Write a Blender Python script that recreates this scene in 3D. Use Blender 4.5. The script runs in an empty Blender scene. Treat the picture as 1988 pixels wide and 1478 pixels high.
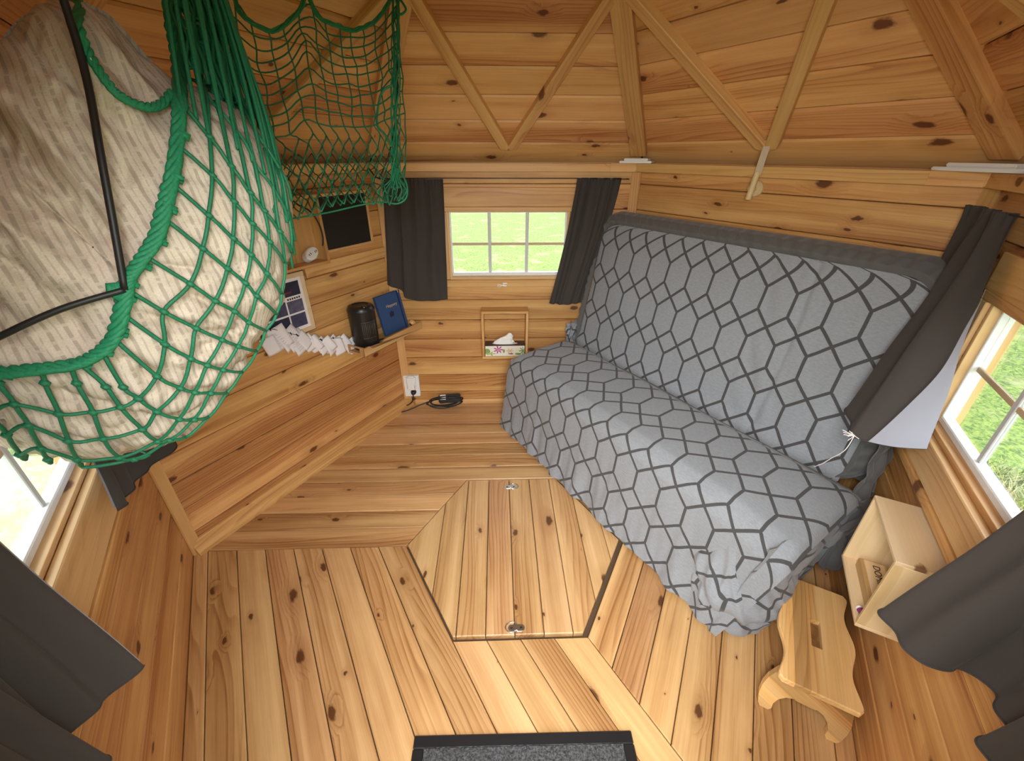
import bpy, bmesh, math, random
from mathutils import Vector, Matrix, noise
random.seed(7)
D = bpy.data; S = bpy.context.scene; COL = S.collection
R3 = math.sqrt(3)

# ------------------------------------------------------------------ camera, sky, lights, exposure
cam = D.objects.new('camera', D.cameras.new('camera')); COL.objects.link(cam); S.camera = cam
cam.data.sensor_fit = 'HORIZONTAL'; cam.data.sensor_width = 36; cam.data.lens = 36 * 812.27 / 1988
cam.data.clip_start = 0.02; cam.data.clip_end = 200
PITCH, ROLL, YAW = 0.49691955, 0.003116, 0.0346548
CAM = Vector((-0.0712975, -1.34139723, 1.6))
Fv = Vector((math.sin(YAW) * math.cos(PITCH), math.cos(YAW) * math.cos(PITCH), -math.sin(PITCH)))
Rv = Vector((math.cos(YAW), -math.sin(YAW), 0)); Uv = Rv.cross(Fv)
R2 = Rv * math.cos(ROLL) + Uv * math.sin(ROLL); U2 = Uv * math.cos(ROLL) - Rv * math.sin(ROLL)
cam.matrix_world = Matrix(((R2.x, U2.x, -Fv.x, CAM.x), (R2.y, U2.y, -Fv.y, CAM.y), (R2.z, U2.z, -Fv.z, CAM.z), (0, 0, 0, 1)))
w = D.worlds.new('overcast_sky'); S.world = w; w.use_nodes = True
bg = w.node_tree.nodes['Background']; bg.inputs[0].default_value = (0.86, 0.93, 1.0, 1); bg.inputs[1].default_value = 2.3
sun = D.objects.new('sun', D.lights.new('sun', 'SUN')); COL.objects.link(sun)
sun.data.energy = .6; sun.data.angle = math.radians(60); sun.data.color = (1, .97, .92)
sun.rotation_euler = (math.radians(48), 0, math.radians(-12))
def daylight(name, M, sx, sy, power, col=(1, .97, .92)):
    l = D.objects.new(name, D.lights.new(name, 'AREA')); COL.objects.link(l)
    l.data.shape = 'RECTANGLE'; l.data.size = sx; l.data.size_y = sy; l.data.energy = power; l.data.color = col
    l.matrix_world = M; return l
# added area lamps, out of view, boosting light from the open door and windows
dl = daylight('door_fill_lamp', Matrix.Identity(4), 0.6, 0.35, 9.5)
dl.data.spread = math.radians(125); dl.matrix_world = Matrix.Translation((0.0, -1.46, 1.70)) @ Vector((.45, 1.35, -1.45)).to_track_quat('-Z', 'Y').to_matrix().to_4x4()
for nm, ang, pw in (('back', 90, 44), ('front_right', -30, 60), ('front_left', 210, 30)):
    a = math.radians(ang); d_ = 1.276 + .85
    daylight('window_daylight_' + nm, Matrix.Translation((d_ * math.cos(a), d_ * math.sin(a), 2.0)) @ Matrix.Rotation(a + math.pi / 2, 4, 'Z') @ Matrix.Rotation(math.radians(-52), 4, 'X'), 1.3, .8, pw, (.93, .97, 1))
S.view_settings.view_transform = 'Standard'; S.view_settings.look = 'None'
S.view_settings.gamma = 1; S.view_settings.use_curve_mapping = False; S.view_settings.exposure = 1.2

# ------------------------------------------------------------------ materials
class NT:
    def __init__(s, name):
        s.m = D.materials.new(name); s.m.use_nodes = True; s.t = s.m.node_tree
        s.b = s.t.nodes['Principled BSDF']
    def n(s, typ, **k):
        x = s.t.nodes.new(typ)
        for a, v in k.items(): setattr(x, a, v)
        return x
    def l(s, a, b): s.t.links.new(a, b)
    def math(s, op, a, b=None, c=None, clamp=False):
        x = s.n('ShaderNodeMath', operation=op); x.use_clamp = clamp
        for i, v in enumerate((a, b, c)):
            if v is None: continue
            if isinstance(v, (int, float)): x.inputs[i].default_value = v
            else: s.l(v, x.inputs[i])
        return x.outputs[0]
    def vmath(s, op, a, b=None):
        x = s.n('ShaderNodeVectorMath', operation=op)
        for i, v in enumerate((a, b)):
            if v is None: continue
            if isinstance(v, tuple): x.inputs[i].default_value = v
            else: s.l(v, x.inputs[i])
        return x.outputs[0]
    def noise(s, vec, scale, detail=2, rough=.5, dist=0, out=0):
        x = s.n('ShaderNodeTexNoise'); x.inputs['Scale'].default_value = scale; x.inputs['Detail'].default_value = detail
        x.inputs['Roughness'].default_value = rough; x.inputs['Distortion'].default_value = dist
        if vec is not None: s.l(vec, x.inputs['Vector'])
        return x.outputs[out]
    def ramp(s, fac, stops, interp='LINEAR'):
        x = s.n('ShaderNodeValToRGB'); x.color_ramp.interpolation = interp; e = x.color_ramp.elements
        while len(e) < len(stops): e.new(.5)
        for i, (p, c) in enumerate(stops):
            e[i].position = p; e[i].color = (c, c, c, 1) if isinstance(c, (int, float)) else (*c, 1)
        s.l(fac, x.inputs[0]); return x.outputs[0]
    def mix(s, fac, a, b, mode='MIX'):
        x = s.n('ShaderNodeMix', data_type='RGBA', blend_type=mode)
        for i, v in ((0, fac), (6, a), (7, b)):
            if isinstance(v, (int, float)): x.inputs[i].default_value = v
            elif isinstance(v, tuple): x.inputs[i].default_value = (*v, 1)
            else: s.l(v, x.inputs[i])
        return x.outputs[2]
    def bump(s, h, strength=.2, dist=.002):
        x = s.n('ShaderNodeBump'); x.inputs['Strength'].default_value = strength; x.inputs['Distance'].default_value = dist
        s.l(h, x.inputs['Height']); s.l(x.outputs[0], s.b.inputs['Normal'])
    def set(s, **k):
        for a, v in k.items():
            p = s.b.inputs[a.replace('_', ' ')]
            if isinstance(v, (int, float)): p.default_value = v
            elif isinstance(v, tuple): p.default_value = (*v, 1)
            else: s.l(v, p)
        return s.m

def plain(name, col, rough=.6, metal=0, var=.08, scale=60, **k):
    t = NT(name); tc = t.n('ShaderNodeTexCoord').outputs['Object']
    f = t.noise(tc, scale, 3)
    c = t.mix(f, tuple(x * (1 - var) for x in col), tuple(min(1, x * (1 + var)) for x in col))
    return t.set(Base_Color=c, Roughness=rough, Metallic=metal, **k)

def wood(name, light, mid, dark, rough=.5, knots=.55, heart=.35, tint=.12, ring=9.0, knotscale=1.0, coat=0.0, lam=0.0):
    t = NT(name); tc = t.n('ShaderNodeTexCoord').outputs['Object']; rnd = t.n('ShaderNodeObjectInfo').outputs['Random']
    off = t.n('ShaderNodeCombineXYZ')
    t.l(t.math('MULTIPLY', rnd, 61.0), off.inputs[0]); t.l(t.math('MULTIPLY', rnd, 37.0), off.inputs[1]); t.l(t.math('MULTIPLY', rnd, 17.0), off.inputs[2])
    v = t.vmath('ADD', tc, off.outputs[0])
    # knots: sparse cells, slightly drawn out along the grain
    kv = t.vmath('MULTIPLY', v, (3.3 * knotscale, 6.6 * knotscale, 0.6))
    kw = t.noise(kv, 5, 3, .65, out=1)
    kv2 = t.vmath('ADD', kv, t.vmath('MULTIPLY', t.vmath('SUBTRACT', kw, (.5, .5, .5)), (.16, .16, 0)))
    vor = t.n('ShaderNodeTexVoronoi'); vor.voronoi_dimensions = '2D'; vor.inputs['Scale'].default_value = 1; t.l(kv2, vor.inputs['Vector'])
    d = vor.outputs['Distance']; sep = t.n('ShaderNodeSeparateColor'); t.l(vor.outputs['Color'], sep.inputs[0])
    size = t.math('MULTIPLY', t.math('POWER', t.math('SUBTRACT', sep.outputs[0], 1 - knots, clamp=True), 1.0), .125 / max(knots, .01))
    rel = t.math('DIVIDE', d, t.math('MAXIMUM', size, .0001))
    kmask = t.ramp(rel, [(.62, 1), (1.0, 0)]); khalo = t.ramp(t.math('MULTIPLY', rel, .33), [(.2, 1), (1.0, 0)])
    # growth rings bending round the knots
    warp = t.noise(t.vmath('MULTIPLY', v, (.55, 4.5, 4.5)), 1, 2)
    ypush = t.math('MULTIPLY', khalo, .035)
    sx = t.n('ShaderNodeSeparateXYZ'); t.l(v, sx.inputs[0])
    yy = t.math('ADD', t.math('ADD', sx.outputs[1], t.math('MULTIPLY', sx.outputs[2], .7)), ypush)
    ph = t.math('ADD', t.math('MULTIPLY', yy, ring * 6), t.math('MULTIPLY', warp, ring * 1.6))
    saw = t.math('FRACT', ph)
    rings = t.ramp(saw, [(0, .2), (.6, .45), (.85, 1), (.95, .9), (1.0, .2)])
    flame = t.ramp(t.noise(t.vmath('MULTIPLY', v, (.35, 9, 9)), 1, 1), [(.45, 0), (.6, 1)])
    fine = t.noise(t.vmath('MULTIPLY', v, (4, 190, 190)), 1, 3, .6)
    streak = t.noise(t.vmath('MULTIPLY', v, (.7, 17, 17)), 1, 3, .6)
    blot = t.noise(t.vmath('MULTIPLY', v, (6, 14, 14)), 1, 3, .6)
    f = t.math('ADD', t.math('MULTIPLY', t.math('MULTIPLY', rings, flame), .22), t.math('ADD', t.math('MULTIPLY', fine, .20), t.math('ADD', t.math('MULTIPLY', streak, .50), t.math('MULTIPLY', blot, .14))))
    c = t.ramp(f, [(.32, light), (.49, mid), (.68, dark)])
    hw = t.ramp(t.noise(t.vmath('MULTIPLY', v, (.35, 9.0, 9.0)), 1, 2, .5), [(.50, 0), (.60, 1)])
    c = t.mix(t.math('MULTIPLY', hw, heart), c, tuple(a * b for a, b in zip(dark, (1.15, 1.0, .9))))
    c = t.mix(t.math('MULTIPLY', khalo, .4), c, dark)
    c = t.mix(t.math('MULTIPLY', kmask, .9), c, tuple(x * y for x, y in zip(dark, (.28, .17, .13))))
    r2 = t.math('FRACT', t.math('MULTIPLY', rnd, 13.7))
    val = t.math('ADD', 1 - tint, t.math('MULTIPLY', r2, 2 * tint))
    hs = t.n('ShaderNodeHueSaturation'); t.l(c, hs.inputs['Color']); t.l(val, hs.inputs['Value'])
    if lam:                                              # glued-up strips of different tone
        w1n = t.n('ShaderNodeTexWhiteNoise', noise_dimensions='1D'); sp_ = t.n('ShaderNodeSeparateXYZ'); t.l(tc, sp_.inputs[0])
        t.l(t.math('ADD', t.math('FLOOR', t.math('DIVIDE', t.math('ADD', sp_.outputs[1], .1), lam)), t.math('MULTIPLY', rnd, 31)), w1n.inputs['W'])
        val = t.math('MULTIPLY', val, t.math('ADD', .55, t.math('MULTIPLY', w1n.outputs[0], .85))); t.l(val, hs.inputs['Value'])
    t.l(t.math('ADD', .497, t.math('MULTIPLY', rnd, .010)), hs.inputs['Hue'])
    t.bump(t.math('SUBTRACT', t.math('MULTIPLY', fine, .5), t.math('MULTIPLY', kmask, .6)), .25, .0015)
    return t.set(Base_Color=hs.outputs[0], Roughness=t.math('ADD', rough - .06, t.math('MULTIPLY', fine, .14)), Coat_Weight=coat, Coat_Roughness=.35)

M = {}
M['floor'] = wood('floor_pine', (.70, .43, .20), (.53, .29, .12), (.29, .125, .042), .36, .75, .2, .1, coat=.12)
M['hatch'] = wood('hatch_pine', (.72, .455, .225), (.56, .32, .14), (.33, .15, .055), .34, .75, .25, .08, coat=.15)
M['wall'] = wood('wall_pine', (.74, .42, .155), (.55, .265, .085), (.31, .115, .032), .5, .65, .32, .10)
M['roof'] = wood('roof_pine', (.82, .48, .20), (.69, .355, .13), (.40, .155, .048), .55, .55, .35, .1)
M['beam'] = wood('beam_pine', (.74, .45, .18), (.64, .36, .13), (.46, .21, .07), .5, .35, .15, .05)
M['trim'] = wood('trim_pine', (.74, .43, .18), (.62, .34, .12), (.42, .19, .06), .45, .25, .25, .08)
M['sash'] = wood('sash_pine', (.78, .52, .26), (.68, .41, .18), (.5, .26, .09), .4, .15, .15, .06)
M['box'] = wood('pale_birch', (.80, .62, .38), (.74, .55, .32), (.62, .43, .22), .5, .12, .06, .03, ring=3)
M['stool'] = wood('stool_pine', (.76, .49, .22), (.62, .35, .125), (.44, .20, .06), .42, .35, .25, .06, ring=12, lam=.041)
M['crate'] = wood('crate_pine', (.62, .38, .16), (.54, .31, .12), (.38, .19, .06), .5, .12, .15, .05)
M['dark_gap'] = plain('dark_gap', (.05, .024, .011), .9)
M['under'] = plain('underfloor_shade_wood', (.10, .06, .03), .9)
M['white_plastic'] = plain('white_plastic', (.80, .80, .77), .35, var=.02)
M['black_plastic'] = plain('black_plastic', (.012, .012, .013), .35)
M['black_gloss'] = plain('black_gloss', (.006, .006, .007), .22)
M['black_cable'] = plain('black_cable', (.012, .012, .012), .5)
M['steel'] = plain('zinc_steel', (.62, .62, .60), .32, 1, var=.12, scale=90)
M['white_metal'] = plain('white_metal', (.85, .84, .80), .35, .3)
M['white_paint'] = plain('white_painted_sill', (.82, .82, .80), .4)
M['paper'] = plain('paper', (.84, .80, .80), .8, var=.04, scale=30)
M['ink'] = plain('pencil_ink', (.5, .44, .43), .8)
M['black_paint'] = plain('black_board', (.012, .008, .006), .75)
M['navy'] = plain('navy_cloth', (.028, .072, .19), .7, var=.12, scale=300)
M['navy_dark'] = plain('navy_band', (.010, .018, .06), .7)
M['gold'] = plain('gold_foil', (.75, .6, .33), .4, .3)
M['tissue'] = plain('tissue_paper', (.86, .85, .80), .9, var=.05, scale=40)
M['rope'] = plain('green_rope', (.012, .215, .095), .65, var=.5, scale=240)
M['net'] = plain('green_twine', (.010, .165, .075), .6, var=.4, scale=260)
M['net2'] = plain('green_thin_twine', (.010, .15, .072), .6, var=.4, scale=260)
M['grey_muntin'] = plain('grey_glazing_bar', (.62, .64, .63), .4)
M['tan_muntin'] = plain('tan_glazing_bar', (.60, .45, .27), .4)
M['pale_peg'] = plain('pale_wood_peg', (.66, .5, .27), .5, var=.15, scale=120)
M['frosted'] = plain('frosted_plastic', (.60, .5, .36), .4, var=.05)

def glass_mat():
    t = NT('window_glass'); t.set(Base_Color=(1, 1, 1), Roughness=.0, IOR=1.02)
    t.b.inputs['Transmission Weight'].default_value = 1
    tr = t.n('ShaderNodeBsdfTransparent'); tr.inputs[0].default_value = (.97, .98, .97, 1)
    gl = t.n('ShaderNodeBsdfGlossy'); gl.inputs['Roughness'].default_value = .02
    fr = t.n('ShaderNodeFresnel'); fr.inputs[0].default_value = 1.45
    mx = t.n('ShaderNodeMixShader'); t.l(t.math('MULTIPLY', fr.outputs[0], .3), mx.inputs[0]); t.l(tr.outputs[0], mx.inputs[1]); t.l(gl.outputs[0], mx.inputs[2])
    t.l(mx.outputs[0], t.t.nodes['Material Output'].inputs[0]); return t.m
M['glass'] = glass_mat()

def mat_fabric(name, col, var=.12, sheen=.3, weave=900, rough=.9):
    t = NT(name); uv = t.n('ShaderNodeTexCoord').outputs['Object']
    f = t.noise(uv, weave, 2); g = t.noise(uv, 14, 3)
    k = t.math('ADD', t.math('MULTIPLY', f, .5), t.math('MULTIPLY', g, .5))
    c = t.mix(k, tuple(x * (1 - var) for x in col), tuple(x * (1 + var) for x in col))
    t.bump(f, .15, .0008)
    t.b.inputs['Sheen Weight'].default_value = sheen; t.b.inputs['Sheen Roughness'].default_value = .5
    return t.set(Base_Color=c, Roughness=rough)
M['curtain'] = mat_fabric('charcoal_curtain', (.046, .038, .033), .08, .04)
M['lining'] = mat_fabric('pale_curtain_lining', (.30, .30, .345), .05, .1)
M['elastic'] = mat_fabric('dark_grey_jersey', (.10, .098, .095), .1, .2)

def sofa_mat(W=.123, H=.218):
    t = NT('grey_lattice_jersey'); uvn = t.n('ShaderNodeUVMap').outputs[0]; tc = t.n('ShaderNodeTexCoord').outputs['Object']
    wob = t.vmath('MULTIPLY', t.vmath('SUBTRACT', t.noise(uvn, 7, 2, out=1), (.5, .5, .5)), (.007, .007, 0))
    uv = t.vmath('ADD', uvn, wob)
    s = t.n('ShaderNodeSeparateXYZ'); t.l(uv, s.inputs[0]); u, v = s.outputs[0], s.outputs[1]
    d = W / 2
    fu = t.math('FRACT', t.math('DIVIDE', u, W)); a = t.math('MINIMUM', fu, t.math('SUBTRACT', 1, fu))
    dv = t.math('MULTIPLY', t.math('ABSOLUTE', t.math('SUBTRACT', t.math('FRACT', t.math('DIVIDE', v, H)), .5)), H)
    diag = t.math('MULTIPLY', t.math('ABSOLUTE', t.math('SUBTRACT', dv, t.math('MULTIPLY', d, t.math('SUBTRACT', 1, t.math('MULTIPLY', a, 2))))), .7071)
    vert = t.math('MULTIPLY', a, W); isd = t.math('LESS_THAN', dv, d)
    dist = t.math('ADD', t.math('MULTIPLY', isd, diag), t.math('MULTIPLY', t.math('SUBTRACT', 1, isd), vert))
    line = t.ramp(t.math('MULTIPLY', dist, 100), [(.55, 1), (.65, 0)])
    h1 = t.noise(t.vmath('MULTIPLY', uv, (1, 3.0, 1)), 55, 5, .75); h2 = t.noise(uv, 420, 2, .7); h3 = t.noise(uv, 5, 2)
    hh = t.math('ADD', t.math('MULTIPLY', h1, .6), t.math('MULTIPLY', h2, .4))
    base = t.ramp(hh, [(.3, (.195, .205, .222)), (.5, (.265, .283, .305)), (.72, (.345, .368, .395))])
    lc = t.ramp(h2, [(.3, (.038, .038, .040)), (.75, (.085, .084, .084))])
    c = t.mix(line, base, lc)
    t.b.inputs['Sheen Weight'].default_value = .15
    t.bump(t.math('ADD', t.math('MULTIPLY', h3, 3.0), h2), .3, .0015)
    return t.set(Base_Color=c, Roughness=.92)
M['sofa'] = sofa_mat()

def duvet_mat():
    t = NT('beige_striped_cotton'); uv = t.n('ShaderNodeUVMap').outputs[0]
    uv2 = t.vmath('ADD', uv, t.vmath('MULTIPLY', t.vmath('SUBTRACT', t.noise(uv, 9, 2, out=1), (.5, .5, .5)), (.02, .02, 0)))
    s = t.n('ShaderNodeSeparateXYZ'); t.l(uv2, s.inputs[0]); u, v = s.outputs[0], s.outputs[1]
    fu = t.math('FRACT', t.math('DIVIDE', u, .0175))
    row = t.math('FLOOR', t.math('DIVIDE', u, .00875))
    wide = t.ramp(t.math('ABSOLUTE', t.math('SUBTRACT', fu, .28)), [(.10, 1), (.14, 0)])
    thin = t.ramp(t.math('ABSOLUTE', t.math('SUBTRACT', fu, .75)), [(.04, 1), (.07, 0)])
    cell = t.n('ShaderNodeCombineXYZ'); t.l(row, cell.inputs[0]); t.l(t.math('FLOOR', t.math('DIVIDE', v, .0035)), cell.inputs[1])
    wn = t.n('ShaderNodeTexWhiteNoise'); t.l(cell.outputs[0], wn.inputs[0])
    dash = t.ramp(wn.outputs[0], [(.12, .25), (.3, 1)])
    st = t.math('MULTIPLY', t.math('ADD', t.math('MULTIPLY', wide, .75), t.math('MULTIPLY', thin, .55)), dash, clamp=True)
    n1 = t.noise(uv, 500, 2); base = t.ramp(n1, [(.3, (.60, .50, .39)), (.7, (.70, .60, .49))])
    c = t.mix(t.math('MULTIPLY', st, .62), base, (.24, .19, .145))
    t.bump(t.noise(uv, 60, 3), .25, .003)
    return t.set(Base_Color=c, Roughness=.9)
M['duvet'] = duvet_mat()

def grass_mat(name, greens, straw, amt):
    t = NT(name); g = t.n('ShaderNodeNewGeometry').outputs['Position']
    n1 = t.noise(g, 3.0, 4, .6); n2 = t.noise(g, 26, 5, .75, 1.0)
    c = t.mix(t.ramp(n2, [(.40, 0), (.58, 1)]), greens[0], greens[1])
    c = t.mix(t.ramp(n1, [(.55 - amt, 0), (.75 - amt, 1)]), c, straw)
    return t.set(Base_Color=c, Roughness=.9)
M['grass'] = grass_mat('meadow_grass', ((.035, .08, .008), (.20, .26, .045)), (.27, .27, .12), .0)
M['blade'] = grass_mat('grass_blades', ((.035, .08, .008), (.30, .37, .075)), (.40, .37, .22), .06)
M['sand'] = grass_mat('sandy_path', ((.30, .27, .15), (.42, .40, .28)), (.28, .31, .13), .0)

# ------------------------------------------------------------------ helpers
def world_of(o):
    m = o.matrix_basis.copy(); p = o.parent
    while p: m = p.matrix_basis @ m; p = p.parent
    return m
def tag(o, label=None, cat=None, group=None, kind=None):
    if label: o['label'] = label
    if cat: o['category'] = cat
    if group: o['group'] = group
    if kind: o['kind'] = kind
    return o
def empty(name, Mx=None, **k):
    o = D.objects.new(name, None); COL.objects.link(o); o.empty_display_size = .05
    if Mx is not None: o.matrix_basis = Mx
    return tag(o, **k)
class MB:
    def __init__(s): s.bm = bmesh.new(); s.uv = s.bm.loops.layers.uv.new('UVMap')
    def box(s, Mx, size, bevel=0.0, seg=1):
        r = bmesh.ops.create_cube(s.bm, size=1, matrix=Mx @ Matrix.Diagonal((*size, 1)))
        if bevel > 0:
            es = list({e for v in r['verts'] for e in v.link_edges})
            bmesh.ops.bevel(s.bm, geom=es, offset=bevel, segments=seg, affect='EDGES', clamp_overlap=True)
        return s
    def rbox(s, Mx, a, b, bevel=0.0, seg=1):        # box between two corners
        c = [(p + q) / 2 for p, q in zip(a, b)]
        return s.box(Mx @ Matrix.Translation(c), [abs(p - q) for p, q in zip(a, b)], bevel, seg)
    def tube(s, pts, r, seg=6, closed=False, caps=True):
        pts = [Vector(p) for p in pts]; n = len(pts); rings = []; up = None
        for i, p in enumerate(pts):
            a = pts[i - 1] if (i > 0 or closed) else p; b = pts[(i + 1) % n] if (i < n - 1 or closed) else p
            t = (b - a)
            if t.length < 1e-9: t = Vector((0, 0, 1))
            t.normalize()
            if up is None: up = t.orthogonal().normalized()
            else:
                up = up - t * up.dot(t)
                up = up.normalized() if up.length > 1e-6 else t.orthogonal().normalized()
            bi = t.cross(up); rr = r[i] if isinstance(r, (list, tuple)) else r
            rings.append([s.bm.verts.new(p + (up * math.cos(k * 2 * math.pi / seg) + bi * math.sin(k * 2 * math.pi / seg)) * rr) for k in range(seg)])
        for i in range(n if closed else n - 1):
            A, B = rings[i], rings[(i + 1) % n]
            for k in range(seg): s.bm.faces.new((A[k], A[(k + 1) % seg], B[(k + 1) % seg], B[k]))
        if caps and not closed:
            s.bm.faces.new(rings[0][::-1]); s.bm.faces.new(rings[-1])
        return s
    def grid(s, f, nu, nv, closeu=False, uvf=None):  # f(u,v) with u,v in 0..1
        V = [[s.bm.verts.new(f(i / nu, j / nv)) for j in range(nv + 1)] for i in range(nu if closeu else nu + 1)]
        for i in range(nu):
            for j in range(nv):
                i2 = (i + 1) % len(V)
                fc = s.bm.faces.new((V[i][j], V[i2][j], V[i2][j + 1], V[i][j + 1]))
                for lp, (a, b) in zip(fc.loops, ((i, j), (i + 1, j), (i + 1, j + 1), (i, j + 1))):
                    lp[s.uv].uv = uvf(a / nu, b / nv) if uvf else (a / nu, b / nv)
        return s
    def lathe(s, Mx, prof, seg=24):
        rings = [[s.bm.verts.new(Mx @ Vector((r * math.cos(k * 2 * math.pi / seg), r * math.sin(k * 2 * math.pi / seg), z))) for k in range(seg)] for r, z in prof]
        for A, B in zip(rings, rings[1:]):
            for k in range(seg): s.bm.faces.new((A[k], A[(k + 1) % seg], B[(k + 1) % seg], B[k]))
        s.bm.faces.new(rings[0][::-1]); s.bm.faces.new(rings[-1]); return s
    def prism(s, Mx, poly, z0, z1, ch=0.0, g=0.0):          # polygon (ccw) extruded z0..z1 with a chamfer on the z1 rim
        n = len(poly); c = Vector((sum(p[0] for p in poly) / n, sum(p[1] for p in poly) / n))
        def ring(ins, z):
            out = []
            for i in range(n):
                p0, p1, p2 = Vector(poly[i - 1]), Vector(poly[i]), Vector(poly[(i + 1) % n])
                e1 = (p1 - p0).normalized(); e2 = (p2 - p1).normalized()
                n1 = Vector((-e1.y, e1.x)); n2 = Vector((-e2.y, e2.x)); m = n1 + n2
                m = m / max(.25, 1 + n1.dot(n2)) if m.length > 1e-6 else n1
                q = p1 + m * ins; out.append(s.bm.verts.new(Mx @ Vector((q.x, q.y, z))))
            return out
        rs = [ring(g, z0)] + ([ring(g, z1 - ch), ring(g + ch, z1)] if ch > 0 else [ring(g, z1)])
        for A, B in zip(rs, rs[1:]):
            for k in range(n): s.bm.faces.new((A[k], A[(k + 1) % n], B[(k + 1) % n], B[k]))
        s.bm.faces.new(rs[0][::-1]); s.bm.faces.new(rs[-1]); return s
    def build(s, name, mat, parent=None, Mx=None, smooth=False, sharp=None, **k):
        me = D.meshes.new(name); W = Mx if Mx is not None else (world_of(parent) if parent else Matrix())
        s.bm.transform(W.inverted()); bmesh.ops.recalc_face_normals(s.bm, faces=s.bm.faces[:]) if not k.pop('keepn', False) else None
        s.bm.to_mesh(me); s.bm.free()
        me.materials.append(mat)
        if smooth:
            me.polygons.foreach_set('use_smooth', [True] * len(me.polygons))
            if sharp: me.set_sharp_from_angle(angle=math.radians(sharp))
        o = D.objects.new(name, me); COL.objects.link(o)
        if parent: o.parent = parent; o.matrix_basis = world_of(parent).inverted() @ W
        else: o.matrix_basis = W
        return tag(o, **k)
def frame(O, X, Y):
    X = Vector(X).normalized(); Y = Vector(Y); Y = (Y - X * X.dot(Y)).normalized(); N = X.cross(Y)
    return Matrix(((X.x, Y.x, N.x, O[0]), (X.y, Y.y, N.y, O[1]), (X.z, Y.z, N.z, O[2]), (0, 0, 0, 1)))
def clip(poly, a, b, c):                              # keep a*x + b*y <= c
    out = []; n = len(poly)
    for i in range(n):
        p, q = poly[i], poly[(i + 1) % n]; dp = a * p[0] + b * p[1] - c; dq = a * q[0] + b * q[1] - c
        if dp <= 0: out.append(p)
        if dp * dq < 0:
            t = dp / (dp - dq); out.append((p[0] + (q[0] - p[0]) * t, p[1] + (q[1] - p[1]) * t))
    res = []
    for p in out:
        if not res or math.dist(p, res[-1]) > 1e-5: res.append(p)
    if len(res) > 1 and math.dist(res[0], res[-1]) < 1e-5: res.pop()
    return res
def area(poly): return .5 * sum(poly[i - 1][0] * poly[i][1] - poly[i][0] * poly[i - 1][1] for i in range(len(poly)))
def board(name, Fm, poly, mat, parent, z0=-.02, z1=0.0, ch=.0018, gap=.0015, **k):
    """one board: polygon in the plane of frame Fm, x along the grain"""
    if len(poly) < 3 or area(poly) < 2e-4: return None
    n = len(poly); c = (sum(p[0] for p in poly) / n, sum(p[1] for p in poly) / n)
    L = Fm @ Matrix.Translation((c[0], c[1], 0)); q = [(p[0] - c[0], p[1] - c[1]) for p in poly]
    b = MB(); b.prism(L, q, z0, z1 + random.uniform(-.0009, .0009), ch, gap); return b.build(name, mat, parent, Mx=L, **k)
def tube_obj(name, pts, r, mat, parent=None, seg=8, **k):
    return MB().tube(pts, r, seg).build(name, mat, parent, smooth=True, **k)
def smooth_pts(P, n=6, closed=False):                 # Catmull-Rom through the points
    P = [Vector(p) for p in P]; out = []; m = len(P)
    for i in range(m if closed else m - 1):
        g = (lambda j: P[j % m]) if closed else (lambda j: P[max(0, min(m - 1, j))])
        a, b, c, d = g(i - 1), g(i), g(i + 1), g(i + 2)
        for j in range(n):
            t = j / n
            out.append(.5 * ((2 * b) + (c - a) * t + (2 * a - 5 * b + 4 * c - d) * t * t + (3 * b - a - 3 * c + d) * t ** 3))
    if not closed: out.append(P[-1])
    return out
def text_mesh(name, body, size, Mx, mat, parent, depth=.0004, shear=0.0):
    cu = D.curves.new('lettering', 'FONT'); cu.body = body; cu.size = size; cu.extrude = depth; cu.shear = shear; cu.align_x = 'CENTER'; cu.align_y = 'CENTER'
    cu.resolution_u = 3
    tmp = D.objects.new('lettering', cu); COL.objects.link(tmp); dg = bpy.context.evaluated_depsgraph_get()
    me = D.meshes.new_from_object(tmp.evaluated_get(dg)); D.objects.remove(tmp); D.curves.remove(cu)
    me.materials.clear(); me.materials.append(mat)
    o = D.objects.new(name, me); COL.objects.link(o); o.parent = parent; o.matrix_basis = world_of(parent).inverted() @ Mx
    return o

# ------------------------------------------------------------------ the hexagon
HC = (-0.0044, 0.0139); RR = 1.47388; AP = RR * R3 / 2
K = [(HC[0] + RR * math.cos(i * math.pi / 3), HC[1] + RR * math.sin(i * math.pi / 3)) for i in range(6)]
WALLS = {'back': (2, 1), 'back_right': (1, 0), 'front_right': (0, 5), 'back_left': (3, 2), 'front_left': (4, 3), 'front': (5, 4)}
def WM(wn):                                            # x along the wall, y outwards, z up
    A, B = Vector(K[WALLS[wn][0]]), Vector(K[WALLS[wn][1]]); t = (B - A).normalized()
    return Matrix(((t.x, -t.y, 0, A.x), (t.y, t.x, 0, A.y), (0, 0, 1, 0), (0, 0, 0, 1)))
def WP(wn, s, off, z): return WM(wn) @ Vector((s, -off, z))

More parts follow.
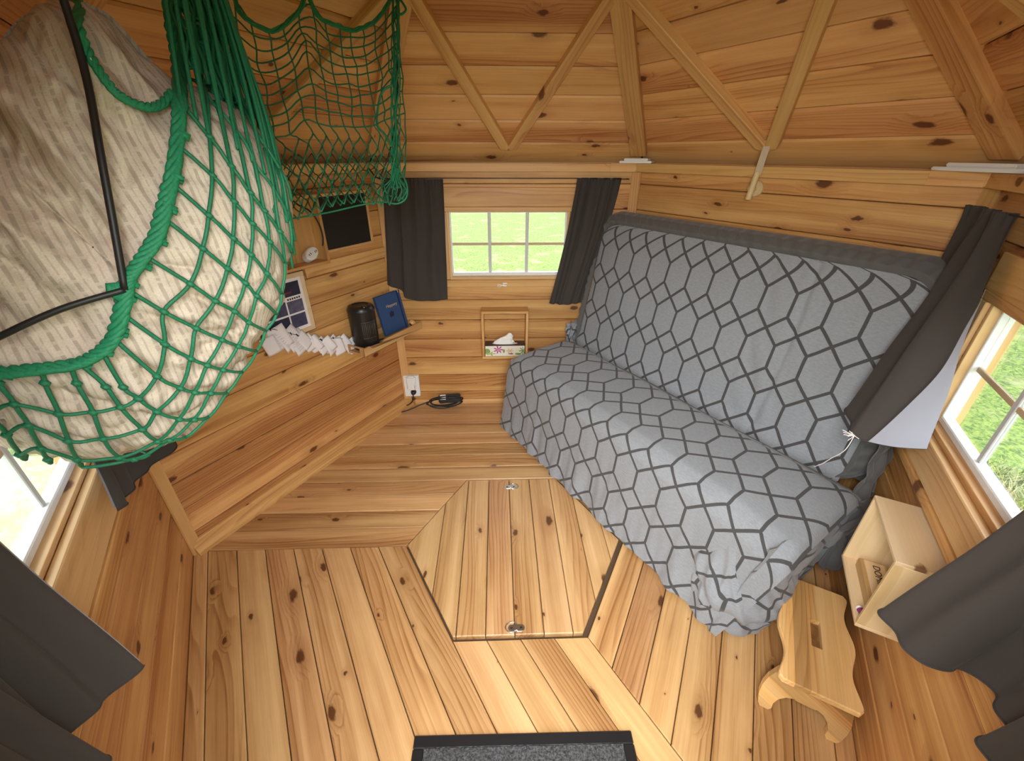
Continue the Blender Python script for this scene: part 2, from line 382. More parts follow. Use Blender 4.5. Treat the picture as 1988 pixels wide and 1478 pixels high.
# ------------------------------------------------------------------ ground outside
g = MB(); 
def gh(x, y): return -.22 + .03 * noise.noise((x * .8, y * .8, 0)) + .008 * noise.noise((x * 5, y * 5, 2))
g.grid(lambda u, v: Vector(((u - .5) * 60, (v - .5) * 60, gh((u - .5) * 60, (v - .5) * 60) - .02)), 60, 60)
g.build('lawn', M['grass'], kind='structure')
def blades(name, cx, cy, rad, n, hmin, hmax, mat, label):
    vs, fs = [], []
    for i in range(n):
        a = random.uniform(0, 2 * math.pi); r = rad * math.sqrt(random.random()); x, y = cx + r * math.cos(a), cy + r * math.sin(a)
        dx, dy = x - HC[0], y - HC[1]
        if max(abs(dx * math.cos(q) + dy * math.sin(q)) for q in (math.pi / 2, math.pi / 6, -math.pi / 6)) < AP + .12: continue
        z = gh(x, y) - .03; h = random.uniform(hmin, hmax); b = random.uniform(0, 2 * math.pi); wd = random.uniform(.003, .006)
        lx, ly = math.cos(b) * h * random.uniform(.3, 1.1), math.sin(b) * h * random.uniform(.3, 1.1); px, py = -math.sin(b) * wd, math.cos(b) * wd
        k = len(vs)
        vs += [(x - px, y - py, z), (x + px, y + py, z), (x + lx * .45 + px * .7, y + ly * .45 + py * .7, z + h * .7), (x + lx * .45 - px * .7, y + ly * .45 - py * .7, z + h * .7), (x + lx, y + ly, z + h)]
        fs += [(k, k + 1, k + 2, k + 3), (k + 3, k + 2, k + 4)]
    me = D.meshes.new(name); me.from_pydata(vs, [], fs); me.materials.append(mat)
    o = D.objects.new(name, me); COL.objects.link(o); tag(o, label, 'grass', kind='stuff')
blades('grass', .2, 3.4, 1.9, 26000, .03, .10, M['blade'], 'bright green grass seen through the back window')
blades('grass', 2.5, -.6, 1.5, 22000, .04, .13, M['blade'], 'green and straw coloured grass outside the right window')
sp = MB(); sp.grid(lambda u, v: Vector((-5.0 + u * 3.6, -4.5 + v * 5.5, gh(-5 + u * 3.6, -4.5 + v * 5.5) + .012)), 24, 24)
sp.build('path', M['sand'], kind='structure')
blades('grass', -2.6, -.9, 1.3, 3500, .02, .06, M['blade'], 'thin pale grass on the sandy ground outside the left window')

# ------------------------------------------------------------------ floor
floor = empty('floor', kind='structure')
MB().prism(Matrix.Translation((HC[0], HC[1], 0)), [((RR + .05) * math.cos(i * math.pi / 3), (RR + .05) * math.sin(i * math.pi / 3)) for i in range(6)], -.10, -.024).build('subfloor', M['under'], floor)
hexp = [(RR * math.cos(i * math.pi / 3), RR * math.sin(i * math.pi / 3)) for i in range(6)]
BIG = 4.0; FP = .1115; HR = .508; HA = HR * R3 / 2
def strips(ang, q0, q1, pitch, cuts):
    """boards running along angle ang; q = distance along the left-hand normal; cuts in floor xy"""
    d = Vector((math.cos(ang), math.sin(ang))); nn = Vector((-d.y, d.x)); Fm = frame((HC[0], HC[1], 0), (d.x, d.y, 0), (nn.x, nn.y, 0))
    q = q0
    while q < q1 - 1e-4:
        e = min(q + pitch, q1)
        if q1 - e < .02: e = q1
        for cut in cuts:
            poly = [(d.x * s + nn.x * t, d.y * s + nn.y * t) for s, t in ((-BIG, q), (BIG, q), (BIG, e), (-BIG, e))]
            for i in range(6):
                a = math.pi / 6 + i * math.pi / 3; poly = clip(poly, math.cos(a), math.sin(a), AP - .001)
                if not poly: break
            for (A, B, C_) in cut:
                if poly: poly = clip(poly, A, B, C_)
            if len(poly) < 3: continue
            lp = [(p[0] * d.x + p[1] * d.y, p[0] * nn.x + p[1] * nn.y) for p in poly]
            board('floor_board', Fm, lp, M['floor'], floor, -.02, 0, .0022)
        q = e
c30, s30 = R3 / 2, .5
strips(0, 0.0, HA, HA / 4, [[(0, -1, 0), (c30, -s30, -HA)], [(0, -1, 0), (-c30, -s30, -HA)]])
strips(0, HA, AP, FP, [[]])
a2 = math.radians(-60)                                            # normal = (.866, .5)
strips(a2, -HA, 0, HA / 4, [[(0, 1, -HA)]])
strips(a2, -HA - 8 * FP, -HA, FP, [[(0, 1, 0)]])
a3 = math.radians(60)                                             # normal = (-.866, .5): q from -AP to -HA
strips(a3, -HA - 8 * FP, -HA, FP, [[(0, 1, 0), (-c30, -s30, 0)]])
ed = Vector((math.cos(math.radians(-60)), math.sin(math.radians(-60)), 0)); pB = Vector((HC[0] + HR / 2, HC[1] + HA, 0)); nO = Vector((c30, .5, 0))
MB().rbox(frame(pB + nO * .004, ed, nO), (0, 0, 0), (HR, .026, .009), .003).build('edge_strip', M['trim'], floor, Mx=frame(pB, ed, nO))

# hatch
hx, hy, hr = HC[0] - .008, HC[1] + .002, .495
hatch = empty('floor_hatch', Matrix.Translation((hx, hy, -.02)), label='hexagonal floor hatch of pine boards set in the middle of the floor', cat='hatch')
Fh = frame((hx, hy, 0), (0, 1, 0), (-1, 0, 0))
hp = [(hr * math.cos(i * math.pi / 3), hr * math.sin(i * math.pi / 3)) for i in range(6)]
seams = [-.6, -.346, -.235, -.1235, -.013, .0985, .209, .32, .43, .6]
for x0, x1 in zip(seams, seams[1:]):
    poly = clip(clip(hp, -1, 0, -x0), 1, 0, x1)
    board('hatch_board', Fh, [(p[1], -p[0]) for p in poly], M['hatch'], hatch, -.02, .0035, .0025)
for (rx, ry, flip) in ((-.012, .383, 1), (-.016, -.387, -1)):
    rx += HC[0]; Mr = Matrix.Translation((rx, ry + .0, .0035)) @ Matrix.Diagonal((flip, flip, 1, 1))
    Mr = Matrix.Translation((rx, ry, .0035)) @ Matrix.Rotation(0 if flip > 0 else math.pi, 4, 'Z')
    pl = MB()
    cap = lambda x0, x1, wd: [(x0 + wd / 2 + wd / 2 * math.cos(a), wd / 2 * math.sin(a)) for a in [math.radians(90 + 15 * i) for i in range(13)]] + [(x1 - wd / 2 + wd / 2 * math.cos(a), wd / 2 * math.sin(a)) for a in [math.radians(-90 + 15 * i) for i in range(13)]]
    pl.prism(Mr, cap(-.034, .030, .027), 0, .0025, .0006); pl.rbox(Mr, (-.0065, -.0145, 0), (.0045, .0145, .009), .003, 2)
    plo = pl.build('lifting_ring_plate', M['steel'], hatch)
    MB().tube([Mr @ Vector((x, y, .006)) for x, y in [(0, -.019), (.012, -.0205), (.026, -.018), (.037, -.010), (.041, 0), (.037, .010), (.026, .018), (.012, .0205), (0, .019)]], .0022, 8, closed=True).build('ring', M['steel'], plo, smooth=True)
    for x in (-.020, .017): MB().lathe(Mr @ Matrix.Translation((x, 0, .0025)), [(.0045, 0), (.0045, .0006), (.002, .001), (.001, .0004)], 10).build('screw', M['black_plastic'], plo)

# ------------------------------------------------------------------ walls
WH = 1.515; PITCHW = .136; WZ0, WZ1 = .905, 1.313; WS0, WS1 = .372, 1.102
WIN = {'back': (.905, WS0, WS1, 0), 'front_right': (.840, .305, 1.075, .105), 'front_left': (.800, .372, 1.102, .145)}
def make_wall(wn, hole=None, door=False):
    w_ = empty('wall_' + wn, kind='structure'); Mw = WM(wn)
    Fm = Mw @ Matrix.Rotation(math.pi / 2, 4, 'X')       # x along, y up, z inwards
    WZ0, WS0, WS1 = WIN[wn][:3] if hole else (.905, 0, 0); WZ1 = WZ0 + .408
    z = WZ0 - 7 * PITCHW; rows = []
    while z < WH - .01: rows.append((max(z, -.02), min(z + PITCHW, WH))); z += PITCHW
    back = MB()
    spans = [(-.03, RR + .03, -.05, WH)]
    if hole: spans = [(-.03, RR + .03, -.05, WZ0), (-.03, RR + .03, WZ1, WH), (-.03, WS0, WZ0, WZ1), (WS1, RR + .03, WZ0, WZ1)]
    if door: spans = [(-.03, .40, -.05, WH), (1.10, RR + .03, -.05, WH)]
    for a, b, c, d in spans: back.rbox(Mw, (a, .018, c), (b, .045, d))
    back.build('wall_backing', M['dark_gap'], w_)
    for z0, z1 in rows:
        segs = [(0.004, RR - .004)]
        if hole and z0 < WZ1 - .01 and z1 > WZ0 + .01: segs = [(.004, WS0), (WS1, RR - .004)]
        if door: segs = [(.004, .40), (1.10, RR - .004)]
        for a, b in segs: board('wall_board', Fm, [(a, z0), (b, z0), (b, z1), (a, z1)], M['wall'], w_, -.018, 0, .0035)
    return w_
for wn in WALLS: make_wall(wn, wn in ('back', 'front_right', 'front_left'), wn == 'front')

# corner posts, plates, skirting
n_trim = [0]
def trim(): n_trim[0] += 1; return 'trim_%d' % n_trim[0]
for i in range(6):
    kx, ky = K[i]; inw = Vector((HC[0] - kx, HC[1] - ky, 0)).normalized(); side = Vector((inw.y, -inw.x, 0))
    Fm = frame((kx, ky, 0), (0, 0, 1), side)
    b = MB(); L = frame((kx, ky, .75), (0, 0, 1), side)
    # triangular corner fillet
    b.prism(frame((kx, ky, 0), side, inw), [(-.001, .001), (.026, .016), (.026, .026), (-.026, .026), (-.026, .016)], 0, 1.51, 0)
    b.build(trim(), M['trim'], None, Mx=L, kind='structure')
for wn in WALLS:
    Mw = WM(wn); L = Mw @ Matrix.Translation((RR / 2, 0, 1.53)) @ Matrix.Rotation(math.pi / 2, 4, 'X')
    if wn == 'front':
        for a, b_ in ((.0, .40), (1.10, RR)):
            MB().rbox(Mw, (a, -.035, 1.513), (b_, .0, 1.555), .002).build(trim(), M['beam'], None, Mx=L, kind='structure')
        continue
    b = MB(); m = .045 / R3
    b.prism(Mw @ Matrix.Translation((0, 0, 1.513)), [(m, -.045), (RR - m, -.045), (RR, 0), (0, 0)], 0, .042, .0015)
    b.build(trim(), M['beam'], None, Mx=L, kind='structure')
    # lap joint piece at the right-hand end of the beam
    b = MB(); b.rbox(Mw, (RR - .17, -.047, 1.5125), (RR - .03, -.045, 1.5555), .0008); b.build(trim(), M['trim'], None, Mx=L, kind='structure')
    # board closing the eave gap outside the wall; dark colour paints in shade
    b = MB(); b.rbox(Mw, (-.13, .045, 1.44), (RR + .13, .19, 1.455)); b.rbox(Mw, (-.13, .17, 1.30), (RR + .13, .19, 1.47)); b.build(trim(), M['under'], None, Mx=L, kind='structure')
def skirting(side, wn, hgt, dep, a=0.0, b_=RR):
    Mw = WM(wn); L = Mw @ Matrix.Translation((RR / 2, 0, 0)); s = MB()
    s.prism(Mw @ Matrix.Translation((a, 0, 0)) @ Matrix(((0, 0, 1, 0), (1, 0, 0, 0), (0, 1, 0, 0), (0, 0, 0, 1))), [(-dep, .0), (0, .0), (0, hgt), (-.012, hgt), (-dep, .018)][::1], 0, b_ - a)
    s.build('baseboard_' + side, M['trim'], None, Mx=L, kind='structure')
skirting('back_left', 'back_left', .055, .058, .0, RR - .0)
skirting('back', 'back', .03, .022, .06)
skirting('back_right', 'back_right', .03, .022)

# ------------------------------------------------------------------ roof
ZE, ZA = 1.62, 2.85
ceiling = empty('ceiling', kind='structure')
def RP(wn): # frame on roof slope: origin at eave left end, x along eave, y up the slope, z into the room
    Mw = WM(wn); A = Mw @ Vector((0, 0, ZE)); B = Mw @ Vector((RR, 0, ZE)); top = Vector((HC[0], HC[1], ZA))
    return frame(A, B - A, top - A)
SL = math.hypot(AP, ZA - ZE); OV = .30
tri_full = lambda ov: [(-ov * (RR / 2) / SL, -ov), (RR + ov * (RR / 2) / SL, -ov), (RR / 2, SL)]
for wn in WALLS:
    Fr = RP(wn); y = -OV; RPI = .1385
    if wn != 'front':
        MB().prism(Fr, [(p[0] + dx, p[1]) for p, dx in zip(tri_full(OV), (-.04, .04, 0))], -.05, -.022).build('roof_deck', M['dark_gap'], ceiling)
    y = .044 - 2 * RPI
    while y < SL - .02:
        poly = clip(clip(tri_full(OV), 0, -1, -y), 0, 1, y + RPI)
        if wn == 'front' and y < .33:
            for cut in ((1, 0, .40), (-1, 0, -1.10)): board('roof_board', Fr, clip(poly, *cut), M['roof'], ceiling, -.022, 0, .007)
        else: board('roof_board', Fr, poly, M['roof'], ceiling, -.022, 0, .007)
        y += RPI
    # V battens
    if wn != 'front':
        for sgn in (-1, 1):
            x0, y0, x1, y1 = RR / 2 + sgn * .006, .012, RR / 2 + sgn * .40, .80
            dv = Vector((x1 - x0, y1 - y0)).normalized(); nv = Vector((-dv.y, dv.x))
            L = frame(Fr @ Vector((x0, y0, 0)), Fr.to_3x3() @ Vector((dv.x, dv.y, 0)), Fr.to_3x3() @ Vector((nv.x, nv.y, 0)))
            ln = math.hypot(x1 - x0, y1 - y0); h = .025
            b = MB(); pts = [(0, 0), (ln, -h), (ln, h), (0, 0)]
            p = [(.0 if sgn * -1 > 0 else .035, -h), (ln, -h), (ln, h), (.035 if sgn * -1 > 0 else .0, h)]
            b.prism(L, p, 0, .036, .003)
            b.build('batten', M['beam'], ceiling, Mx=L @ Matrix.Translation((0, 0, .018)))
for i in range(6):
    kx, ky = K[i]; top = Vector((HC[0], HC[1], ZA)); low = Vector((kx, ky, ZE)); dr = (top - low).normalized()
    side = Vector((0, 0, 1)).cross(dr).normalized(); s0 = .0
    if i in (4, 5): low = low + dr * .85 if False else low
    L = frame(low - Vector((0, 0, .035)), dr, side); ln = (top - low).length
    b = MB(); b.prism(L, [(0.03, -.042), (ln, -.042), (ln, .042), (.03, .042)], -.02, .03, .003)   # frame z points up here
    b.build('ridge_rafter', M['roof'] if i in (0,) else M['beam'], ceiling, Mx=L @ Matrix.Translation((ln / 2, 0, 0)))
# dormer over the open door: cheeks, roof and door frame
Mw = WM('front')
dm = empty('door_1', Matrix.Translation(Mw @ Vector((.75, .02, 0))), kind='structure')
for s in (.40, 1.10):
    b = MB(); L = Mw @ Matrix.Translation((s, 0, 1.5)) @ Matrix.Rotation(math.pi / 2, 4, 'Y'); sg = -1 if s < .7 else 1
    b.rbox(Mw, (s, -.02, -.02), (s + sg * .04, .07, 1.82), .002)
    b.build('door_jamb', M['beam'], dm, Mx=L)
b = MB(); b.rbox(Mw, (.36, -.02, 1.82), (1.14, .07, 1.88), .002); b.build('door_head', M['beam'], dm, Mx=Mw @ Matrix.Translation((.75, 0, 1.85)))
for s in (.37, 1.10):
    b = MB(); b.prism(Mw @ Matrix(((0, 0, 1, s), (1, 0, 0, 0), (0, 1, 0, 0), (0, 0, 0, 1))), [(.02, 1.60), (.07, 1.60), (.07, 1.88), (-.23, 1.88)], 0, .03)
    b.build('dormer_cheek', M['wall'], dm, Mx=Mw @ Matrix.Translation((s, 0, 1.8)))
b = MB(); b.rbox(Mw, (.32, -.30, 1.88), (1.18, .16, 1.91)); b.build('dormer_roof', M['roof'], dm, Mx=Mw @ Matrix.Translation((.75, 0, 1.9)))

# ------------------------------------------------------------------ windows
def window(num, wn):
    WZ0, WS0, WS1, AP_ = WIN[wn]; WZ1 = WZ0 + .408; Mw = WM(wn); o = empty('window_%d' % num, Mw @ Matrix.Translation((RR / 2, 0, WZ0)), kind='structure'); T = lambda x, z: Mw @ Matrix.Translation((x, 0, z))
    RV = Matrix.Rotation(math.pi / 2, 4, 'Y')
    MB().rbox(Mw, (WS0 - .05, -.014, WZ1 + .015), (WS1 + .05, -.001, WZ1 + .118), .002).build('casing', M['trim'], o, Mx=T(.7, 1.38))
    MB().rbox(Mw, (WS0 - .05, -.012, WZ1 - .012), (WS1 + .05, .0, WZ1 + .014), .002).build('casing', M['trim'], o, Mx=T(.7, 1.31))
    for s in (WS0 - .045, WS1): MB().rbox(Mw, (s, -.014, WZ0 - .0), (s + .045, .0, WZ1 - .013), .002).build('casing', M['sash'], o, Mx=T(s, 1.1) @ RV)
    if AP_:
        MB().rbox(Mw, (WS0 - .06, -.024, WZ0 - AP_), (WS1 + .06, .0, WZ0 - .004), .003).build('apron', M['sash'], o, Mx=T(.7, WZ0 - .05))
        MB().rbox(Mw, (WS0 - .02, -.030, WZ0 - AP_ - .030), (WS1 + .02, .0, WZ0 - AP_ - .002), .003).build('casing', M['trim'], o, Mx=T(.7, WZ0 - .05))
    else: MB().rbox(Mw, (WS0 - .045, -.016, WZ0 - .05), (WS1 + .045, .0, WZ0 - .004), .003).build('casing', M['trim'], o, Mx=T(.7, .88))
    # reveal
    for a, b_, nm, mt in (((WS0, 0, WZ0 - .004), (WS1, .075, WZ0 + .012), 'sill', 'sash'), ((WS0, 0, WZ1 - .012), (WS1, .075, WZ1 + .002), 'reveal', 'sash')):
        MB().rbox(Mw, a, b_, .001).build(nm, M[mt], o, Mx=T(.7, a[2]))
    for a in (WS0, WS1 - .012): MB().rbox(Mw, (a, 0, WZ0 + .012), (a + .012, .075, WZ1 - .012), .001).build('reveal', M['sash'], o, Mx=T(a, 1.1) @ RV)
    # sash
    x0, x1, z0, z1 = WS0 + .012, WS1 - .012, WZ0 + .012, WZ1 - .012
    MB().rbox(Mw, (x0, .022, z0), (x1, .055, z0 + .022), .003).build('sash_rail', M['white_paint'], o)
    MB().rbox(Mw, (x0, .022, z1 - .008), (x1, .055, z1), .001).build('sash_rail', M['white_paint'], o)
    for a, b_ in ((x0, x0 + .010), (x1 - .010, x1)): MB().rbox(Mw, (a, .022, z0 + .022), (b_, .055, z1 - .008), .002).build('sash_stile', M['white_paint'], o)
    gx0, gx1, gz0, gz1 = x0 + .010, x1 - .010, z0 + .022, z1 - .008
    v1, v2 = (gx0 * 2 + gx1) / 3, (gx0 + 2 * gx1) / 3; hm = (gz0 + gz1) / 2 - .005
    for s in (v1, v2): MB().rbox(Mw, (s - .010, .034, gz0), (s + .010, .046, gz1), .002).build('glazing_bar', M['grey_muntin'], o)
    for a, b_ in ((gx0, v1 - .01), (v1 + .01, v2 - .01), (v2 + .01, gx1)):
        MB().rbox(Mw, (a, .035, hm - .008), (b_, .045, hm + .008), .002).build('glazing_bar', M['tan_muntin'], o)
        for c, d in ((gz0, hm - .008), (hm + .008, gz1)): MB().rbox(Mw, (a, .0385, c), (b_, .0415, d)).build('pane', M['glass'], o)
    return o
w1 = window(1, 'back'); window(2, 'front_right'); window(3, 'front_left')
# hook latch on the back window
Mw = WM('back'); hk = MB(); hk.rbox(Mw, (.700, -.020, .876), (.728, -.016, .884), .001); hk.rbox(Mw, (.702, -.024, .862), (.726, -.017, .870), .001)
hk.tube([Mw @ Vector((x, -.026, z)) for x, z in ((.722, .880), (.705, .874), (.69, .866), (.678, .860), (.668, .864), (.668, .872), (.680, .873), (.70, .868), (.72, .868))], .0022, 8)
hk.build('latch_hook', M['white_metal'], w1, smooth=True, sharp=40)

# ------------------------------------------------------------------ sofa bed along the back right wall
Mb = WM('back_right')
sofa = empty('sofa_bed', Mb @ Matrix.Translation((.75, -.5, 0)), label='sofa bed under a grey fitted cover with a dark hexagon lattice pattern', cat='sofa')
def fold(x, y, k=0.0): return noise.noise((x, y, k))
S0, S1 = -.09, 1.60
def sofa_pt(s, off, z): return Mb @ Vector((s, -off, z))
# seat: profile from the crease over the seat, down the front to the floor
def seat_prof(t, s):
    # arc length stations (off, z)
    e = max(0, (s - 1.25) / .35)
    P = [(.31, .500), (.40, .545), (.60, .535), (.745, .525), (.795, .500), (.815, .46), (.825, .30), (.835, .15), (.85, .02)]
    L = [0]
    for a, b in zip(P, P[1:]): L.append(L[-1] + math.dist(a, b))
    x = t * L[-1]
    for i in range(len(P) - 1):
        if x <= L[i + 1] + 1e-9:
            f = (x - L[i]) / (L[i + 1] - L[i]); f = max(0, min(1, f)); return P[i][0] + (P[i + 1][0] - P[i][0]) * f, P[i][1] + (P[i + 1][1] - P[i][1]) * f, x, L[-1]
    return (*P[-1], L[-1], L[-1])
def seat_f(u, v):
    s = S0 + (S1 - S0) * u; off, z, x, L = seat_prof(v, s)
    # rounded ends
    ed = min(s - S0, S1 - s); r = .05
    if ed < r and z > .3: z -= (r - math.sqrt(max(0, r * r - (r - ed) ** 2))) * .8
    drop = max(0.0, min(1.0, (.46 - z) / .44))
    off += drop * (.018 * fold(s * 9, z * 2.2, 1) + .010 * fold(s * 26, z * 4, 2)) + drop * .010
    z += .006 * fold(s * 4, off * 5, 3) * (1 - drop)
    # hem pushed up into creases
    if drop > .55: off += .016 * max(0, math.sin(s * 31 + 2 * fold(s * 6, 0, 5))) * (drop - .55) * 2
    # cover bunched at the near front corner
    e = max(0.0, min(1.0, (s - 1.30) / .28))
    if e > 0:
        off += e * (.020 * drop + .012 * fold(s * 12, z * 7, 6) * drop); s -= e * e * drop * .07 * (.5 + off)
        z -= e * (1 - drop) * .03 * max(0, (off - .45) / .3)
    if drop > 0 and s < S0 + .12: s -= (S0 + .12 - s) * .25 * drop
    off = min(off, .93)
    return sofa_pt(s, off, max(z, .012))
b = MB(); b.grid(seat_f, 150, 90, uvf=lambda u, v: (S0 + (S1 - S0) * u, -v * 1.03 + .02))
so = b.build('seat_cover', M['sofa'], sofa, smooth=True)
# seat ends
def end_f(s_e, sgn, skew):
    def f(u, v):                                        # u: depth, v: down
        off = .20 + (.80 - .20) * u; z = .50 * (1 - v) + .012 * v
        s = s_e + sgn * (.012 * math.sin(v * 3) + .03 * fold(off * 10, z * 3, 9 + sgn) * (.3 + v) + .014 * fold(off * 30, z * 8, 3) + skew * v)
        return sofa_pt(s, off, z)
    return f
b = MB(); b.grid(end_f(S0 + .012, -1, .02), 40, 30, uvf=lambda u, v: (u * .6, -v * .5)); b.build('seat_cover_end', M['sofa'], sofa, smooth=True)
def near_end(u, v):
    off = .16 + .68 * u; z = .50 * (1 - v) + .03 * v
    s = S1 - .02 - .05 * u ** 4 + .05 * math.sin(v * 2.6) * (.3 + .5 * u * (1 - u ** 3)) + .040 * fold(off * 6, z * 5, 14) + .016 * fold(off * 15, z * 11, 5) - .05 * v
    return sofa_pt(s, off + .02 * fold(off * 9, z * 9, 44), z + .03 * fold(off * 11, 0, 24) * v)
b = MB(); b.grid(near_end, 60, 50, uvf=lambda u, v: (1.6 + v * .45, -u * .6 - .3)); b.build('seat_cover_end', M['sofa'], sofa, smooth=True)
# loose swag of the cover hanging at the near front corner
def swag(u, v):
    a = math.radians(-35 + 165 * u); cs, co = S1 - .165, .690
    t = v / .22
    if v < .22: r = .115 * math.sin(t * math.pi / 2) ** .8; z = .470 - .030 * t ** 3
    else:
        t = (v - .22) / .78; r = .115 + .055 * t + .030 * math.sin(t * math.pi); z = .440 - .426 * t
        low = min(1, t * 2)
        r += low * (.034 * noise.noise((a * 1.6, t * 2.5, 31)) + .012 * ridge2(a * 3.2 + t * 3, t * 2.0, 37) - .008)
        r += .020 * math.exp(-((t - .55 - .12 * math.sin(a * 2)) / .10) ** 2) * low - .014 * math.exp(-((t - .72 - .12 * math.sin(a * 2)) / .06) ** 2)
    return sofa_pt(cs + r * math.cos(a) * .92, min(.93, co + r * math.sin(a)), max(z + .004 * noise.noise((a * 5, v * 9, 4)), .012))
def ridge2(x, y, z): return 1 - abs(noise.noise((x, y, z))) * 2.4
b = MB(); b.grid(swag, 110, 90, uvf=lambda u, v: (1.30 + .46 * u, -.36 - v * .72)); b.build('corner_swag', M['sofa'], sofa, smooth=True)
# hidden frame that carries the cushions
b = MB(); b.rbox(Mb, (S0 + .05, -.76, .03), (S1 - .08, -.25, .44), .02); b.build('base_frame', M['under'], sofa)
# backrest mattress: leaning slab with rounded edges; front face patterned, rim in plain jersey
BB, BT = Vector((.335, .485)), Vector((.175, 1.335))   # (off, z) of the lower and upper edge of its front face
dirb = (BT - BB).normalized(); nb = Vector((dirb.y, -dirb.x)); HB = (BT - BB).length; TH = .14
BS0, BS1 = -.105, 1.575
def bp(s, h, d): # s along, h up the face, d in front of the back plane (0..TH)
    q = BB + dirb * h + nb * (d - TH)
    return sofa_pt(s, q.x, q.y)
Wd = BS1 - BS0
RC = .10
def rrect(a, rad, x0, x1, y0, y1):                       # point on a rounded rectangle, a in 0..1
    segs = []
    w_, h_ = x1 - x0 - 2 * rad, y1 - y0 - 2 * rad; arc = math.pi / 2 * rad; tot = 2 * w_ + 2 * h_ + 4 * arc; d = (a % 1) * tot
    for (L_, kind, cx, cy, a0) in ((w_, 0, x0 + rad, y0, 0), (arc, 1, x1 - rad, y0 + rad, -90), (h_, 0, x1, y0 + rad, 90), (arc, 1, x1 - rad, y1 - rad, 0), (w_, 0, x1 - rad, y1, 180), (arc, 1, x0 + rad, y1 - rad, 90), (h_, 0, x0, y1 - rad, 270), (arc, 1, x0 + rad, y0 + rad, 180)):
        if d <= L_:
            if kind == 0: return cx + math.cos(math.radians(a0)) * d, cy + math.sin(math.radians(a0)) * d
            t = math.radians(a0) + d / rad; return cx + rad * math.cos(t), cy + rad * math.sin(t)
        d -= L_
    return x0 + rad, y0
def face_f(u, v):
    ins = .075
    x0, x1, y0, y1 = BS0 + .055, BS1 - .075, 0.0, HB - .085
    s = x0 + (x1 - x0) * u; h = y0 + (y1 - y0) * v; rad = .11
    # pull the two top corners in to a rounded outline
    if h > y1 - rad:
        dy = h - (y1 - rad); lim = rad - math.sqrt(max(0, rad * rad - dy * dy)); s = (x0 + lim) + ((x1 - x0) - 2 * lim) * u
    cx = math.sin(math.pi * u) ** .35; cy = math.sin(math.pi * min(1, max(0, .12 + v * .86))) ** .4
    d = TH * .80 + .030 * cx * cy + .006 * fold(s * 5, h * 4, 7)
    # seam down the face and soft creases at the near end
    sm = abs(s - (1.13 + .02 * math.sin(h * 4))); d -= .010 * math.exp(-(sm / .012) ** 2)
    if s > 1.0: d += .008 * fold(s * 14 + h * 6, h * 3, 8)
    if h < .10: d += .012 * math.sin(h / .10 * math.pi)
    d += .0035 * fold((s - x0) * 60, 3, 1) * max(0, 1 - (y1 - h) / .09)
    return bp(s, h, d)
b = MB(); b.grid(face_f, 150, 80, uvf=lambda u, v: (BS0 + .055 + (Wd - .13) * u, v * (HB - .085) + .055)); b.build('backrest_cover', M['sofa'], sofa, smooth=True)
def rim_f(u, v):                                         # gathers round the slab edge
    rad0 = .11; x0, x1, y0, y1 = BS0 + .055, BS1 - .075, -.005, HB - .085
    ins = [(.0, TH * .83), (.022, TH * .92), (.055, TH * .74), (.075, TH * .40), (.070, .01), (-.06, -.004)]
    k = v * (len(ins) - 1); i = min(int(k), len(ins) - 2); f = k - i; f = f * f * (3 - 2 * f)
    gr = ins[i][0] + (ins[i + 1][0] - ins[i][0]) * f; d = ins[i][1] + (ins[i + 1][1] - ins[i][1]) * f
    s, h = rrect(u, max(.03, rad0 + gr * .6), x0 - gr, x1 + gr * .9, y0 - min(gr, 0), y1 + gr)
    ru = u * 5.0
    pl = (.0055 * math.sin(ru * 2 * math.pi * 17 + 4 * fold(ru * 3, 0, 2)) + .006 * fold(ru * 30, v * 2, 11)) * math.sin(math.pi * min(1, v * 1.4))
    return bp(s, h, d + pl)
b = MB(); b.grid(rim_f, 520, 22, closeu=True); b.build('backrest_rim', M['elastic'], sofa, smooth=True)
b = MB(); b.grid(lambda u, v: bp(BS0 + .02 + (Wd - .04) * u, .02 + (HB - .06) * v, .0), 4, 4); b.build('backrest_back', M['elastic'], sofa)
# piping in the crease and dark gathers at the near end of it
tube_obj('crease_piping', smooth_pts([sofa_pt(s, .345 + .004 * math.sin(s * 9), .515 - .003 * math.sin(s * 7)) for s in [S0 + .03 + i * .16 for i in range(11)]], 4), .006, M['elastic'], sofa)
b = MB(); b.grid(lambda u, v: sofa_pt(S1 - .03 + .05 * fold(u * 6, v * 5, 61) + .03 * v, .14 + .22 * u + .03 * fold(u * 5, v * 7, 66), .75 - .62 * v + .03 * fold(u * 9, v * 4, 70)), 30, 50); b.build('cover_gathers', M['elastic'], sofa, smooth=True)
b = MB(); b.grid(lambda u, v: sofa_pt(S0 - .012 + .025 * fold(u * 6, v * 6, 81), .16 + .20 * u, .64 - .2 * v + .02 * fold(u * 9, v * 4, 70)), 20, 24, uvf=lambda u, v: (u * .3, v * .3)); b.build('cover_gathers', M['sofa'], sofa, smooth=True)

